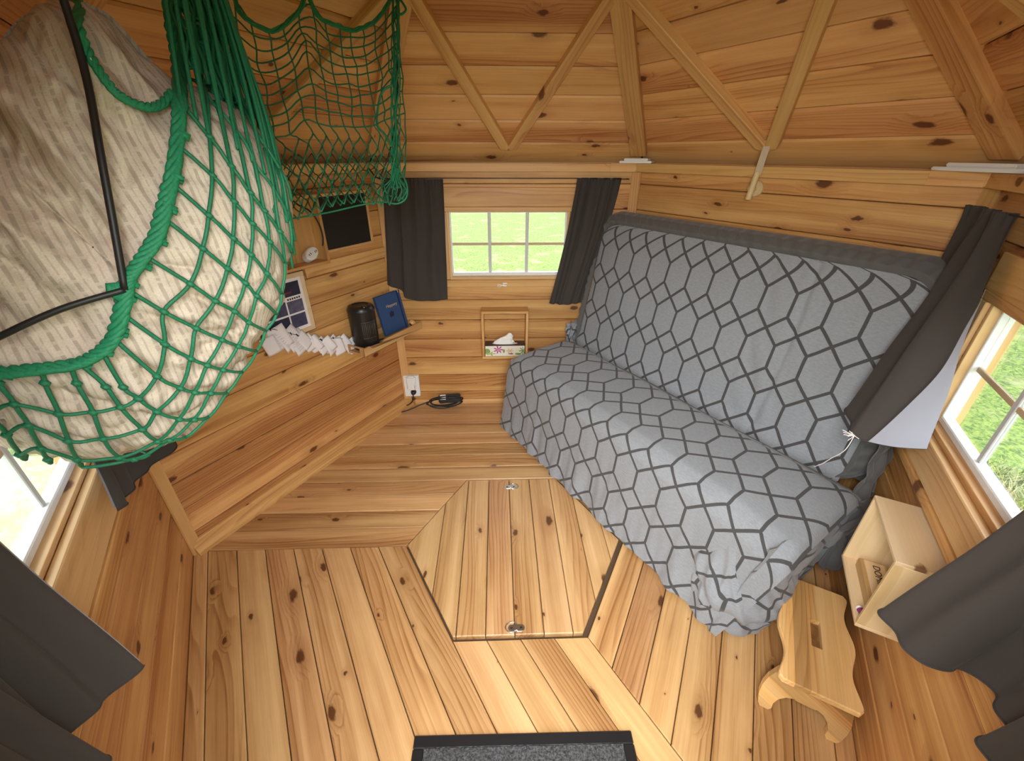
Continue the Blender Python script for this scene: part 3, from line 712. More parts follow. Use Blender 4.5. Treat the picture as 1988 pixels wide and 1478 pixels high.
# ------------------------------------------------------------------ curtains
def curtain(name, wn, top, bot, label, zt=1.465, folds=7, amp=.016, lining=True, hem=None, N=90, bulge=0.0, cat='curtain', side=-1, facing=0):
    """top/bot: (s, off) polylines; bot points carry their own z"""
    T = smooth_pts([(s, o, zt) for s, o in top], 8); B = smooth_pts([(p[0], p[1], p[2]) for p in bot], 8)
    def along(P, u):
        L = [0]
        for a, c in zip(P, P[1:]): L.append(L[-1] + (c - a).length)
        x = u * L[-1]
        for i in range(len(P) - 1):
            if x <= L[i + 1] + 1e-9: return P[i].lerp(P[i + 1], (x - L[i]) / max(1e-9, L[i + 1] - L[i]))
        return P[-1].copy()
    Mw = WM(wn)
    def pt(u, v, d=0.0):
        a, c = along(T, u), along(B, u); e = v ** 1.25
        p = a.lerp(c, v); q = a.lerp(c, e); p = Vector((q.x, q.y, p.z))
        ph = u * folds * 2 * math.pi + 1.2 * fold(u * 4, 0, len(label))
        g = math.sin(ph) * amp * (1.0 - .25 * v) + .010 * fold(u * 6, v * 3, 5)
        if v < .06: g += .006 * math.sin(ph * 4.3) * (1 - v / .06)
        p.y += g + bulge * math.sin(math.pi * v) * .5
        p.x += .007 * math.cos(ph * 1.0) * (1 - v)
        t = (along(B, min(1, u + .02)) - along(B, max(0, u - .02))); n = Vector((-t.y, t.x, 0))
        n = n.normalized() if n.length > 1e-6 else Vector((0, 1, 0))
        p = p + n * d; p.y = max(p.y, .006 + (d if d > 0 else 0) * 0)
        return Mw @ Vector((p.x, -p.y, p.z))
    c0 = pt(.5, 0)
    o = empty(name, Matrix.Translation(c0), label=label, cat=cat, group=None)
    b = MB(); b.grid(lambda u, v: pt(u, v), N, 40); f = b.build('curtain_fabric', M['curtain'], o, smooth=True)
    if facing:                                           # the turned-back end shows its pale back
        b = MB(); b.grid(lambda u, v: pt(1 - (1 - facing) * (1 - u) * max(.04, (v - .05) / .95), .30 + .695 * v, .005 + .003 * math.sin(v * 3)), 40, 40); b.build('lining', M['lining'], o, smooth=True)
    elif lining:
        b = MB(); b.grid(lambda u, v: pt(.004 + .992 * u, v * .985, side * .006), N, 40); b.build('lining', M['lining'], o, smooth=True)
    # hem seam
    tube_obj('hem', [pt(u / N, .998, .0005) for u in range(N + 1)], .0022, M['curtain'], o, 5)
    return o, pt
cz = 1.462
curtain('curtain', 'back', [(.03, .045), (.20, .045), (.366, .045)], [(-.015, .04, .885), (.07, .05, .845), (.10, .062, .80), (.22, .07, .785), (.352, .055, .792)], 'charcoal curtain on the left of the back window, next to the blue notebook', zt=1.475, folds=4, amp=.010)
curtain('curtain', 'back', [(1.115, .045), (1.24, .05), (1.365, .045)], [(.995, .065, .765), (1.09, .085, .76), (1.20, .06, .765)], 'charcoal curtain between the back window and the sofa bed', zt=1.482, folds=4, amp=.012, bulge=.02)
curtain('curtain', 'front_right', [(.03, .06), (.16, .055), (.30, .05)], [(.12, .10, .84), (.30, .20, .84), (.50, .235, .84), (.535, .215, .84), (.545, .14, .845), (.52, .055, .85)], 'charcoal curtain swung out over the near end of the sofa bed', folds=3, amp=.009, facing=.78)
curtain('curtain', 'front_right', [(1.06, .05), (1.24, .05), (1.44, .05)], [(1.03, .185, .70), (1.07, .19, .70), (1.14, .15, .70), (1.12, .085, .70), (1.13, .05, .70), (1.21, .05, .70), (1.28, .10, .70), (1.40, .06, .70)], 'charcoal curtain above the pale wooden box on the right wall', folds=6, amp=.012)
curtain('curtain', 'front_left', [(.42, .05), (.24, .05), (.05, .05)], [(.375, .165, .70), (.365, .145, .70), (.31, .085, .70), (.27, .075, .70), (.22, .13, .70), (.12, .11, .70), (.05, .06, .70)], 'charcoal curtain hanging in the lower left corner nearest the door', folds=6, amp=.012, side=1)
curtain('curtain', 'front_left', [(1.05, .05), (1.22, .05), (1.42, .05)], [(.87, .07, .74), (.96, .075, .715), (1.05, .075, .70), (1.12, .11, .70), (1.18, .16, .70), (1.26, .17, .71)], 'charcoal curtain half hidden behind the bulging duvet', folds=4, amp=.010)
for i, (wn, z) in enumerate((('back', 1.476), ('front_right', 1.457), ('front_left', 1.457))):
    Mw = WM(wn); b = MB(); b.tube([Mw @ Vector((s, -.045 + .0 * s, z + (.004 if .1 < s < 1.3 else 0))) for s in (.02, .3, .7, 1.1, RR - .06)], .0022, 6)
    for s in (.02, RR - .06): b.tube([Mw @ Vector((s, -.047, z)), Mw @ Vector((s, 0, z))], .003, 6)
    o = b.build('curtain_wire', M['black_cable'], None, Mx=Mw @ Matrix.Translation((.7, -.045, z)), smooth=True)
    tag(o, ['thin black curtain wire across the top of the back window', 'thin black curtain wire over the right window', 'thin black curtain wire over the left window'][i], 'curtain wire')
# loose thread
tag(tube_obj('loose_thread', smooth_pts([WP('front_right', .535, .225, .85), WP('front_right', .55, .235, .80), WP('front_right', .52, .25, .74), WP('front_right', .50, .26, .70), WP('front_right', .47, .27, .66)], 5), .0012, M['paper'], None, 5), 'white loose thread dangling from the curtain hem beside the sofa bed', 'thread')
b = MB()
for k in range(14): 
    p = WP('front_right', .535, .225, .848); b.tube([p, p + Vector((random.uniform(-.035, .01), random.uniform(-.02, .02), random.uniform(-.012, .012)))], .0011, 4)
tag(b.build('frayed_tassel', M['paper'], None, Mx=Matrix.Translation(WP('front_right', .535, .225, .848))), 'frayed white tuft of threads at the curtain corner', 'thread')

# ------------------------------------------------------------------ step stool
st = empty('step_stool', Matrix.Translation((.955, -.565, 0)) @ Matrix.Rotation(math.atan2(.357, .214), 4, 'Z'), label='small pine step stool with wavy edges and a hand slot', cat='stool')
Ms = world_of(st); HL, HW = .205, .104
prof = []
for i in range(41):
    x = -HL + 2 * HL * i / 40; wv = HW - .006 + .009 * math.cos(x / HL * math.pi * 2.0); wv -= .012 * max(0, (abs(x) - HL + .02) / .02) ** 2
    prof.append((x, wv))
outline = [(x, -wv) for x, wv in prof] + [(x, wv) for x, wv in prof[::-1]]
# top board with a real slot: ring between the outline and the slot
slot = []
nO_ = len(outline)
bmx = MB(); bm = bmx.bm
def slot_pt(a):
    r = .0125; hx_ = .038; c, s_ = math.cos(a), math.sin(a)
    return (hx_ * (1 if c > 0 else -1) + r * c, r * s_ ) if abs(c) > .0001 else (0, r * s_)
outer = outline; ns = len(outer)
inner = []
for (x, y) in outer:
    a = math.atan2(y, x); # map to slot boundary point
    r_, h_ = .0145, .046
    k = x / HL
    if abs(y) > HW - .03 and abs(k) < .82: inner.append((k / .82 * h_, math.copysign(r_, y)))
    else:
        side = 1 if x > 0 else -1; aa = math.atan2(y, (abs(x) - HL * .82)) if abs(x) > HL * .82 else math.copysign(math.pi / 2, y)
        inner.append((side * (h_ + r_ * max(0, math.cos(aa))), r_ * math.sin(aa)))
def ringv(P, z, ins=0): return [bm.verts.new(Ms @ Vector((x * (1 - ins), y * (1 - ins * 2), z))) for x, y in P]
T1, T0, Tc = ringv(outer, .220, .012), ringv(outer, .201), ringv(outer, .216)
I1, I0 = ringv(inner, .220), ringv(inner, .201)
for k in range(ns):
    j = (k + 1) % ns
    for q in ((T0[k], T0[j], Tc[j], Tc[k]), (Tc[k], Tc[j], T1[j], T1[k]), (T1[k], T1[j], I1[j], I1[k]), (I1[k], I1[j], I0[j], I0[k]), (I0[k], I0[j], T0[j], T0[k])): bm.faces.new(q)
bmesh.ops.remove_doubles(bm, verts=bm.verts[:], dist=1e-5)
bmx.build('seat', M['stool'], st)
for sx in (-1, 1):                                       # the two curved leg boards
    L = Ms @ Matrix.Translation((sx * (HL - .034), 0, 0)) @ Matrix.Rotation(-sx * math.radians(9), 4, 'Y') @ Matrix.Rotation(math.pi / 2, 4, 'Z') @ Matrix.Rotation(math.pi / 2, 4, 'X')
    top = [(-.080, .203), (.080, .203)]
    half = [(.080, .203), (.096, .17), (.112, .13), (.119, .09), (.119, .05), (.112, .012), (.104, .0), (.080, .0), (.073, .012), (.074, .035), (.066, .062), (.050, .083), (.030, .092), (.026, .088)]
    loop = half + [(-x, z) for x, z in half[::-1]]
    # concave outline: build as strips between matching halves
    b = MB(); bb = b.bm; F_, B_ = [], []
    for x, z in loop: F_.append(bb.verts.new(L @ Vector((x, z, .010)))); B_.append(bb.verts.new(L @ Vector((x, z, -.010))))
    n_ = len(loop)
    for k in range(n_): bb.faces.new((F_[k], F_[(k + 1) % n_], B_[(k + 1) % n_], B_[k]))
    f1 = bb.faces.new(F_); f2 = bb.faces.new(B_[::-1]); bmesh.ops.triangulate(bb, faces=[f1, f2])
    b.build('leg', M['stool'], st, Mx=L @ Matrix.Rotation(.5, 4, 'Z'))

# ------------------------------------------------------------------ pale box on the right wall, with the domino set in it
Mw = WM('front_right'); bs0, bs1, bz0, bz1, bd, th = .578, .848, .415, .688, .128, .011
bx = empty('wall_box', Mw @ Matrix.Translation(((bs0 + bs1) / 2, 0, bz0)), label='pale open-fronted wooden box hung on the wall under the right window', cat='box shelf')
for a, c, nm in (((bs0, -bd, bz1 - th), (bs1, -.001, bz1), 'top_panel'), ((bs0, -bd, bz0), (bs1, -.001, bz0 + th), 'bottom_panel'), ((bs0, -bd, bz0 + th), (bs0 + th, -.001, bz1 - th), 'side_panel'), ((bs1 - th, -bd, bz0 + th), (bs1, -.001, bz1 - th), 'side_panel'), ((bs0 + th, -.008, bz0 + th), (bs1 - th, -.001, bz1 - th), 'back_panel')):
    L = Mw @ Matrix.Translation(((a[0] + c[0]) / 2, -.06, (a[2] + c[2]) / 2)) @ (Matrix.Rotation(math.pi / 2, 4, 'Y') if nm == 'side_panel' else Matrix())
    MB().rbox(Mw, a, c, .0015).build(nm, M['box'], bx, Mx=L)
dz = bz0 + th + .001
dom = empty('domino_box', Mw @ Matrix.Translation((.68, -.055, dz)), label='flat wooden game box with black lettering lying in the pale box', cat='game box')
MB().rbox(Mw, (.612, -.098, dz), (bs1 - th - .004, -.028, dz + .034), .002).build('case', M['stool'], dom, Mx=Mw @ Matrix.Translation((.7, -.06, dz + .02)))
MB().rbox(Mw, (.618, -.088, dz + .0341), (bs1 - th - .012, -.036, dz + .038), .001).build('sliding_lid', M['box'], dom, Mx=Mw @ Matrix.Translation((.7, -.054, dz + .04)))
text_mesh('lettering', 'DOMINO', .027, Mw @ Matrix.Translation((.688, -.060, dz + .0384)), M['black_plastic'], dom)
dice = MB(); Md = Mw @ Matrix.Translation((bs1 - th - .030, -.1115, dz + .0085)) @ Matrix.Rotation(.4, 4, 'Z')
dice.lathe(Md @ Matrix.Translation((0, 0, .0)) @ Matrix.Rotation(math.pi / 2, 4, 'Y') @ Matrix.Translation((0, 0, -.014)), [(.0085, 0), (.0085, .028)], 16)
ro = dice.build('thread_roll', M['white_plastic'], None, Mx=Md, smooth=True, sharp=40); tag(ro, 'tiny white and purple roll lying in the pale wooden box', 'roll')
purple = plain('purple_label', (.22, .03, .14), .6)
MB().lathe(Md @ Matrix.Rotation(math.pi / 2, 4, 'Y') @ Matrix.Translation((0, 0, -.008)), [(.0088, 0), (.0088, .016)], 16).build('label_band', purple, ro, smooth=True, sharp=40)

# ------------------------------------------------------------------ door mat
mx0, mx1, my0, my1 = -.352, .325, -1.20, -.718
mat_ = empty('door_mat', Matrix.Translation(((mx0 + mx1) / 2, (my0 + my1) / 2, 0)) @ Matrix.Rotation(-.012, 4, 'Z'), label='dark grey ribbed door mat with a black rubber border', cat='door mat')
Mm = world_of(mat_); wx, wy = (mx1 - mx0) / 2, (my1 - my0) / 2; bd_ = .034
for a, c in (((-wx, wy - bd_), (wx, wy)), ((-wx, -wy), (wx, -wy + bd_)), ((-wx, -wy + bd_), (-wx + bd_, wy - bd_)), ((wx - bd_, -wy + bd_), (wx, wy - bd_))):
    MB().rbox(Mm, (*a, .0), (*c, .008), .003).build('rubber_border', M['black_plastic'], mat_)
t = NT('grey_mat_pile'); tc = t.n('ShaderNodeTexCoord').outputs['Object']; n1 = t.noise(tc, 190, 3, .6)
t.bump(n1, .9, .004); M['pile'] = t.set(Base_Color=t.ramp(n1, [(.35, (.018, .018, .019)), (.65, (.10, .10, .103))]), Roughness=.95)
def matf(u, v):
    x, y = -wx + bd_ + (2 * wx - 2 * bd_) * u, -wy + bd_ + (2 * wy - 2 * bd_) * v
    return Mm @ Vector((x, y, .008 + .0035 * noise.noise((x * 120, y * 120, 0))))
MB().grid(matf, 150, 110).build('pile', M['pile'], mat_, smooth=True)

# ------------------------------------------------------------------ back wall: framed tissue box, socket, power brick
Mw = WM('back')
ts0, ts1, tz0, tz1, td = .560, .862, .392, .722, .10
tf = empty('tissue_shelf', Mw @ Matrix.Translation((.71, 0, tz0)), label='light wooden square frame shelf on the wall below the back window', cat='box shelf'); th = .016
for a, c, nm in (((ts0, -td, tz1 - th), (ts1, -.001, tz1), 'top_panel'), ((ts0, -td, tz0), (ts1, -.001, tz0 + th), 'bottom_panel'), ((ts0, -td, tz0 + th), (ts0 + th, -.001, tz1 - th), 'side_panel'), ((ts1 - th, -td, tz0 + th), (ts1, -.001, tz1 - th), 'side_panel')):
    L = Mw @ Matrix.Translation(((a[0] + c[0]) / 2, -.05, (a[2] + c[2]) / 2)) @ (Matrix.Rotation(math.pi / 2, 4, 'Y') if nm == 'side_panel' else Matrix())
    MB().rbox(Mw, a, c, .002).build(nm, M['beam'], tf, Mx=L)
def floral_mat():
    t = NT('floral_card'); tc = t.n('ShaderNodeTexCoord').outputs['Object']
    c = (.80, .77, .68)
    s = t.n('ShaderNodeSeparateXYZ'); t.l(tc, s.inputs[0]); x, z = s.outputs[0], s.outputs[2]
    w1_ = t.noise(tc, 26, 3, .6)
    def blob(cx, cz, rx, rz, k=0, pet=0):
        dx = t.math('DIVIDE', t.math('SUBTRACT', x, cx), rx); dz_ = t.math('DIVIDE', t.math('SUBTRACT', z, cz), rz)
        r = t.math('SQRT', t.math('ADD', t.math('MULTIPLY', dx, dx), t.math('MULTIPLY', dz_, dz_)))
        if pet:
            an = t.math('ARCTAN2', dz_, dx); r = t.math('SUBTRACT', r, t.math('MULTIPLY', t.math('COSINE', t.math('MULTIPLY', an, pet)), .45))
        r = t.math('ADD', r, t.math('MULTIPLY', t.math('SUBTRACT', w1_, .5), .9)); return t.ramp(r, [(.62, 1), (.72, 0)])
    for cx, cz, rx, rz, col, pet in ((-.115, .0, .028, .030, (.22, .36, .08), 0), (-.095, -.018, .03, .014, (.33, .46, .14), 5), (-.045, .010, .030, .026, (.42, .07, .24), 7), (-.043, .006, .014, .012, (.72, .30, .45), 5), (-.008, -.002, .011, .022, (.24, .34, .10), 0), (.034, .0, .024, .018, (.72, .45, .20), 6), (.04, -.020, .026, .006, (.14, .05, .03), 0), (.085, .010, .020, .016, (.80, .74, .40), 5), (.085, -.022, .030, .011, (.20, .33, .07), 0), (.118, .0, .022, .030, (.16, .28, .08), 8)):
        c = t.mix(blob(cx, cz, rx, rz, 0, pet), c, col)
    return t.set(Base_Color=c, Roughness=.6)
M['floral'] = floral_mat(); M['dark_floral'] = plain('brown_printed_card', (.10, .055, .04), .6, var=.8, scale=30)
fz0 = tz0 + th + .001; fx0, fx1, fy0, fy1, fz1 = ts0 + th + .004, ts1 - th - .004, -td + .006, -.008, fz0 + .075
tb = empty('tissue_box', Mw @ Matrix.Translation(((fx0 + fx1) / 2, (fy0 + fy1) / 2, fz0)), label='floral cardboard tissue box with a white tissue sticking out', cat='tissue box')
MB().rbox(Mw, (fx0, fy0 + .001, fz0), (fx1, fy1, fz1), .001).build('carton', M['dark_floral'], tb, Mx=Mw @ Matrix.Translation(((fx0 + fx1) / 2, -.05, fz0 + .0375)))
MB().rbox(Mw, (fx0 + .001, fy0 - .0004, fz0 + .001), (fx1 - .001, fy0 + .0009, fz1 - .001)).build('printed_front', M['floral'], tb, Mx=Mw @ Matrix.Translation(((fx0 + fx1) / 2, fy0, (fz0 + fz1) / 2)))
MB().prism(Mw @ Matrix.Translation(((fx0 + fx1) / 2, (fy0 + fy1) / 2, fz1)), [(.085 * math.cos(a), .020 * math.sin(a)) for a in [i * math.pi / 12 for i in range(24)]], 0, .0008).build('slot_film', M['white_plastic'], tb)
def tis(u, v):
    a = u * 2 * math.pi; r = (1 - v * .75); hgt = .072 * v ** .8
    x = (.068 - .045 * v * (1 + .2 * math.cos(a))) * math.cos(a) + .030 * v; y = (.014 + .012 * v * (1 - v)) * math.sin(a) * r
    k = 1 + .25 * noise.noise((math.cos(a) * 1.5, math.sin(a) * 1.5, v * 3)); top = 1 - .35 * max(0, -math.cos(a)) * v
    return Mw @ Vector(((fx0 + fx1) / 2 - .004 + x * k, (fy0 + fy1) / 2 + y * k + .004 * noise.noise((x * 60, v * 5, 1)), fz1 + .001 + hgt * top))
MB().grid(tis, 40, 16, closeu=True).build('tissue', M['tissue'], tb, smooth=True)
MB().grid(lambda u, v: Mw @ Vector(((fx0 + fx1) / 2 + .048 + .020 * u, (fy0 + fy1) / 2 + .01 * (v - .5), fz1 + .001 + .022 * math.sin(math.pi * (.25 + .75 * u) ) * (1 - abs(v - .5)))), 8, 4).build('tissue_tuck', M['tissue'], tb, smooth=True)

sk = empty('wall_socket', Mw @ Matrix.Translation((.052, 0, .15)), label='white double wall socket with a white plug-in adapter in its upper outlet', cat='socket')
MB().rbox(Mw, (-.002, -.034, .072), (.106, -.001, .236), .004, 2).build('socket_plate', M['white_plastic'], sk)
MB().lathe(Mw @ Matrix.Translation((.062, -.034, .112)) @ Matrix.Rotation(math.pi / 2, 4, 'X'), [(.026, 0), (.026, .003), (.022, .0035), (.020, .001)], 24).build('outlet_ring', M['white_plastic'], sk, smooth=True, sharp=30)
MB().rbox(Mw, (.022, -.066, .135), (.086, -.034, .245), .010, 3).build('adapter', M['white_plastic'], sk, smooth=True, sharp=50)
pw = empty('power_supply', Mw @ Matrix.Translation((.30, -.05, 0)), label='black power brick with coiled cable plugged into the white socket', cat='power supply')
br = MB(); Mk = Mw @ Matrix.Translation((.315, -.052, .062)) @ Matrix.Rotation(math.radians(-4), 4, 'Y') @ Matrix.Rotation(math.radians(50), 4, 'X')
br.box(Mk, (.155, .060, .036), .006, 2); br.build('brick', M['black_plastic'], pw, Mx=Mk)
MB().box(Mk @ Matrix.Translation((-.046, .008, .0182)), (.042, .036, .0006)).build('rating_label', M['paper'], pw, Mx=Mk)
MB().lathe(Mw @ Matrix.Translation((.062, -.036, .112)) @ Matrix.Rotation(math.pi / 2, 4, 'X'), [(.019, 0), (.019, .012), (.014, .026), (.010, .030)], 20).build('plug', M['black_plastic'], pw, smooth=True, sharp=50)
cab = [(.062, .066, .108), (.060, .075, .070), (.035, .07, .035), (-.005, .085, .020), (-.045, .110, .012), (-.06, .13, .010), (-.03, .145, .010), (.03, .12, .012), (.10, .09, .03), (.16, .07, .045)]
def CP(p): return Mw @ Vector((p[0], -p[1], p[2]))
MB().tube(smooth_pts([CP(p) for p in cab], 8), .0042, 8).build('cable', M['black_cable'], pw, smooth=True)
coil = []
for i in range(58):
    a = i / 58 * 2 * math.pi * 4.2; cx = .285 + .006 * math.sin(i * .7); rx = .115 + .012 * math.sin(i * .35); rz = .038 + .006 * math.cos(i * .5)
    coil.append(CP((cx + rx * math.cos(a), .078 + .020 * math.sin(a * .5 + i * .1) + .004 * (i % 5) * .5, max(.008, .056 + rz * math.sin(a) + .01 * math.cos(a)))))
MB().tube(smooth_pts(coil, 4), .0040, 7).build('coiled_cable', M['black_cable'], pw, smooth=True)
MB().tube(smooth_pts([CP(p) for p in ((.012, .012, .072), (.012, .02, .045), (.014, .014, .02))], 5), .0035, 6).build('socket_lead', M['black_cable'], sk, smooth=True)

# ------------------------------------------------------------------ back left wall
Mw = WM('back_left')
# crate shelf in the corner
cs0, cs1, cz0, cd = 1.025, 1.525, .592, .165
cr = empty('tray_shelf', Mw @ Matrix.Translation((1.27, 0, cz0)), label='shallow wooden tray shelf in the corner carrying the heater and notebook', cat='shelf')
def cpanel(nm, a, c, rot=False):
    L = Mw @ Matrix.Translation(((a[0] + c[0]) / 2, (a[1] + c[1]) / 2, (a[2] + c[2]) / 2)) @ (Matrix.Rotation(math.pi / 2, 4, 'Z') if rot else Matrix())
    return MB().rbox(Mw, a, c, .0015).build(nm, M['crate'], cr, Mx=L)
cpanel('bottom_board', (cs0 + .01, -cd + .01, cz0), (cs1, -.001, cz0 + .008))
def profile_panel(nm, pts, Fm_, th_, L):
    b = MB(); bb = b.bm; A = [bb.verts.new(Fm_ @ Vector((x, y, 0))) for x, y in pts]; B = [bb.verts.new(Fm_ @ Vector((x, y, th_))) for x, y in pts]; n_ = len(pts)
    for k in range(n_): bb.faces.new((A[k], A[(k + 1) % n_], B[(k + 1) % n_], B[k]))
    f1 = bb.faces.new(A[::-1]); f2 = bb.faces.new(B); bmesh.ops.triangulate(bb, faces=[f1, f2]); return b.build(nm, M['crate'], cr, Mx=L)
Ff = Mw @ Matrix.Translation((cs0, -cd + .010, cz0)) @ Matrix.Rotation(math.pi / 2, 4, 'X')
w_ = cs1 - cs0
profile_panel('front_board', [(0, 0), (w_, 0), (w_, .046), (.185, .046), (.165, .044), (.150, .032), (.135, .026), (.07, .026), (.055, .030), (.045, .046), (0, .046)], Ff, .010, Mw @ Matrix.Translation(((cs0 + cs1) / 2, -cd, cz0 + .02)))
for side_s in (cs0, cs1 - .010):
    Fe = Mw @ Matrix.Translation((side_s, -cd + .001, cz0)) @ Matrix(((0, 0, 1, 0), (1, 0, 0, 0), (0, 1, 0, 0), (0, 0, 0, 1)))
    b = MB(); b.rbox(Fe, (0, 0, 0), (.153, .012, .010)); b.rbox(Fe, (0, .012, 0), (.036, .040, .010)); b.rbox(Fe, (.118, .012, 0), (.153, .040, .010)); b.rbox(Fe, (0, .040, 0), (.153, .048, .010), .001)
    b.build('end_board', M['crate'], cr, Mx=Fe @ Matrix.Translation((.07, .02, .005)))
cpanel('back_board', (cs0 + .01, -.010, cz0 + .008), (cs1 - .01, -.001, cz0 + .046))
top_z = cz0 + .009
# heater
hs, ho = 1.125, .082; Mh = Mw @ Matrix.Translation((hs, -ho, top_z)) @ Matrix.Rotation(math.radians(-18), 4, 'Z') @ Matrix.Scale(1.27, 4)
ht = empty('fan_heater', Mh, label='small black cylindrical fan heater with a slotted grille', cat='heater')
MB().lathe(Mh, [(.040, 0), (.058, .003), (.058, .016), (.052, .020), (.054, .028), (.0575, .036), (.0575, .168), (.059, .172), (.0585, .186), (.052, .196), (.038, .200), (.034, .196), (.012, .195)], 40).build('body', M['black_plastic'], ht, smooth=True, sharp=40)
gb = MB()
for k in range(9):
    a = math.radians(-90 + (k - 4) * 7.6); x, y = .0585 * math.cos(a), .0585 * math.sin(a)
    gb.tube([Mh @ Vector((x, y, .062)), Mh @ Vector((x, y, .132))], .0011 if k % 2 else .0016, 5)
for z in (.060, .134): gb.tube([Mh @ Vector((.0585 * math.cos(math.radians(-90 + q)), .0585 * math.sin(math.radians(-90 + q)), z)) for q in range(-34, 35, 4)], .0014, 5)
M['dim_steel'] = plain('dark_steel', (.16, .15, .13), .45, .7); gb.build('grille', M['dim_steel'], ht, smooth=True)
MB().lathe(Mh @ Matrix.Translation((0, -.036, .1975)), [(.013, 0), (.012, .0035), (.009, .0045)], 20).build('control_knob', M['black_gloss'], ht, smooth=True, sharp=40)
hc = smooth_pts([Mw @ Vector((s, -o, z)) for s, o, z in ((1.09, .03, top_z + .012), (1.07, .07, top_z + .03), (1.072, .12, top_z + .006), (1.13, .138, top_z + .012), (1.20, .135, top_z + .008), (1.235, .11, top_z + .012), (1.20, .085, top_z + .006), (1.215, .12, top_z + .022), (1.15, .132, top_z + .026), (1.10, .13, top_z + .012), (1.08, .10, top_z + .02))], 6)
MB().tube(hc, .0035, 7).build('mains_cable', M['black_cable'], ht, smooth=True)
# blue notebook leaning on the wall
Mn = Mw @ Matrix.Translation((1.385, -.088, top_z + .0055)) @ Matrix.Rotation(math.radians(-12), 4, 'X') @ Matrix.Rotation(math.radians(-3), 4, 'Z')
nbk = empty('notebook', Mn, label='navy blue cloth notebook with gold lettering and an elastic band', cat='notebook')
MB().rbox(Mn, (-.098, -.002, 0), (.098, .001, .242), .0015).build('front_cover', M['navy'], nbk)
MB().rbox(Mn, (-.094, .001, .004), (.094, .016, .238)).build('pages', M['paper'], nbk)
MB().rbox(Mn, (-.098, .016, 0), (.098, .019, .242), .0015).build('back_cover', M['navy'], nbk)
MB().rbox(Mn, (-.100, -.002, 0), (-.095, .019, .242), .001).build('spine', M['navy'], nbk)
MB().rbox(Mn, (.070, -.0035, 0), (.079, -.002, .242)).build('elastic_band', M['navy_dark'], nbk)
MB().rbox(Mn, (.083, -.0032, .227), (.0985, -.0018, .2425), .0005).build('metal_corner', M['steel'], nbk)
text_mesh('lettering', 'Happery', .026, Mn @ Matrix.Translation((.006, -.0026, .168)) @ Matrix.Rotation(math.pi / 2, 4, 'X'), M['gold'], nbk, shear=.1)
em = MB(); em.prism(Mn @ Matrix.Translation((-.010, -.0022, .118)) @ Matrix.Rotation(math.pi / 2, 4, 'X'), [(-.018, -.018), (.016, -.016), (.018, .010), (.006, .012), (.004, .022), (-.006, .014), (-.016, .008)], 0, .0006)
em.build('emblem', M['navy_dark'], nbk)
# clear glass bulb behind the notebook
Mg = Mw @ Matrix.Translation((1.50, -.105, top_z + .001 + .022)) @ Matrix.Rotation(math.radians(70), 4, 'Y')
bulb = empty('glass_bulb', Mg, label='small clear glass bulb at the right end of the tray shelf', cat='bulb')
t = NT('clear_glass'); t.b.inputs['Transmission Weight'].default_value = 1; M['clear'] = t.set(Base_Color=(1, .97, .92), Roughness=.02, IOR=1.45)
MB().lathe(Mg, [(.006, -.026), (.009, -.014), (.018, -.004), (.022, .006), (.019, .018), (.010, .025), (.002, .027)], 24).build('globe', M['clear'], bulb, smooth=True)
MB().lathe(Mg, [(.007, -.040), (.0075, -.038), (.0075, -.025), (.005, -.022)], 16).build('screw_cap', M['steel'], bulb, smooth=True, sharp=40)
# cubby with socket adapter, black board
q0, q1, qz0, qz1, qd = .66, .995, 1.112, 1.43, .075
cb = empty('cubby_shelf', Mw @ Matrix.Translation(((q0 + q1) / 2, 0, qz0)), label='open wooden cubby on the back left wall holding a white plug adapter', cat='box shelf')
th = .014
for a, c, nm in (((q0, -qd, qz0), (q1, -.001, qz0 + th), 'bottom_panel'), ((q0, -qd, qz1 - th), (q1, -.001, qz1), 'top_panel'), ((q0, -qd, qz0 + th), (q0 + th, -.001, qz1 - th), 'side_panel'), ((q1 - th, -qd, qz0 + th), (q1, -.001, qz1 - th), 'side_panel'), ((q0 + th, -.006, qz0 + th), (q1 - th, -.001, qz1 - th), 'back_panel')):
    L = Mw @ Matrix.Translation(((a[0] + c[0]) / 2, -.03, (a[2] + c[2]) / 2)) @ (Matrix.Rotation(math.pi / 2, 4, 'Y') if nm in ('side_panel', 'back_panel') else Matrix())
    MB().rbox(Mw, a, c, .0015).build(nm, M['trim'], cb, Mx=L)
Ma = Mw @ Matrix.Translation((.915, -.040, qz0 + th + .0375)) @ Matrix.Rotation(math.radians(62), 4, 'X') @ Matrix.Rotation(math.radians(28), 4, 'Z')
ad = MB(); pts = [(.034 * math.cos(a) * (1.25 if abs(math.cos(a)) > .5 else 1.1), .027 * math.sin(a)) for a in [i * math.pi / 14 for i in range(28)]]
ad.prism(Ma, pts, -.020, .018, .005); ado = ad.build('plug_adapter', M['white_plastic'], None, Mx=Ma, smooth=True, sharp=35)
tag(ado, 'white oval plug adapter lying in the wooden cubby', 'adapter')
hb = MB()
for x, y in ((-.022, .004), (-.010, .004), (.016, -.006), (.026, -.006)): hb.box(Ma @ Matrix.Translation((x, y, .0181)), (.004, .010, .0006))
hb.build('pin_hole', M['black_plastic'], ado)
tag(tube_obj('black_cable', smooth_pts([Mw @ Vector((s, -o, z)) for s, o, z in ((.80, .10, 1.46), (.86, .095, 1.40), (.93, .085, 1.36), (.965, .082, 1.30), (.972, .082, 1.24), (.962, .080, 1.20))], 6), .004, M['black_cable']), 'black cable dangling in front of the wooden cubby', 'cable')
bb0, bb1, bbz0, bbz1 = 1.003, 1.36, 1.145, 1.425
bo = empty('black_board', Mw @ Matrix.Translation(((bb0 + bb1) / 2, 0, bbz0)), label='plain black panel in a narrow pine frame beside the wooden cubby', cat='board'); fw = .014
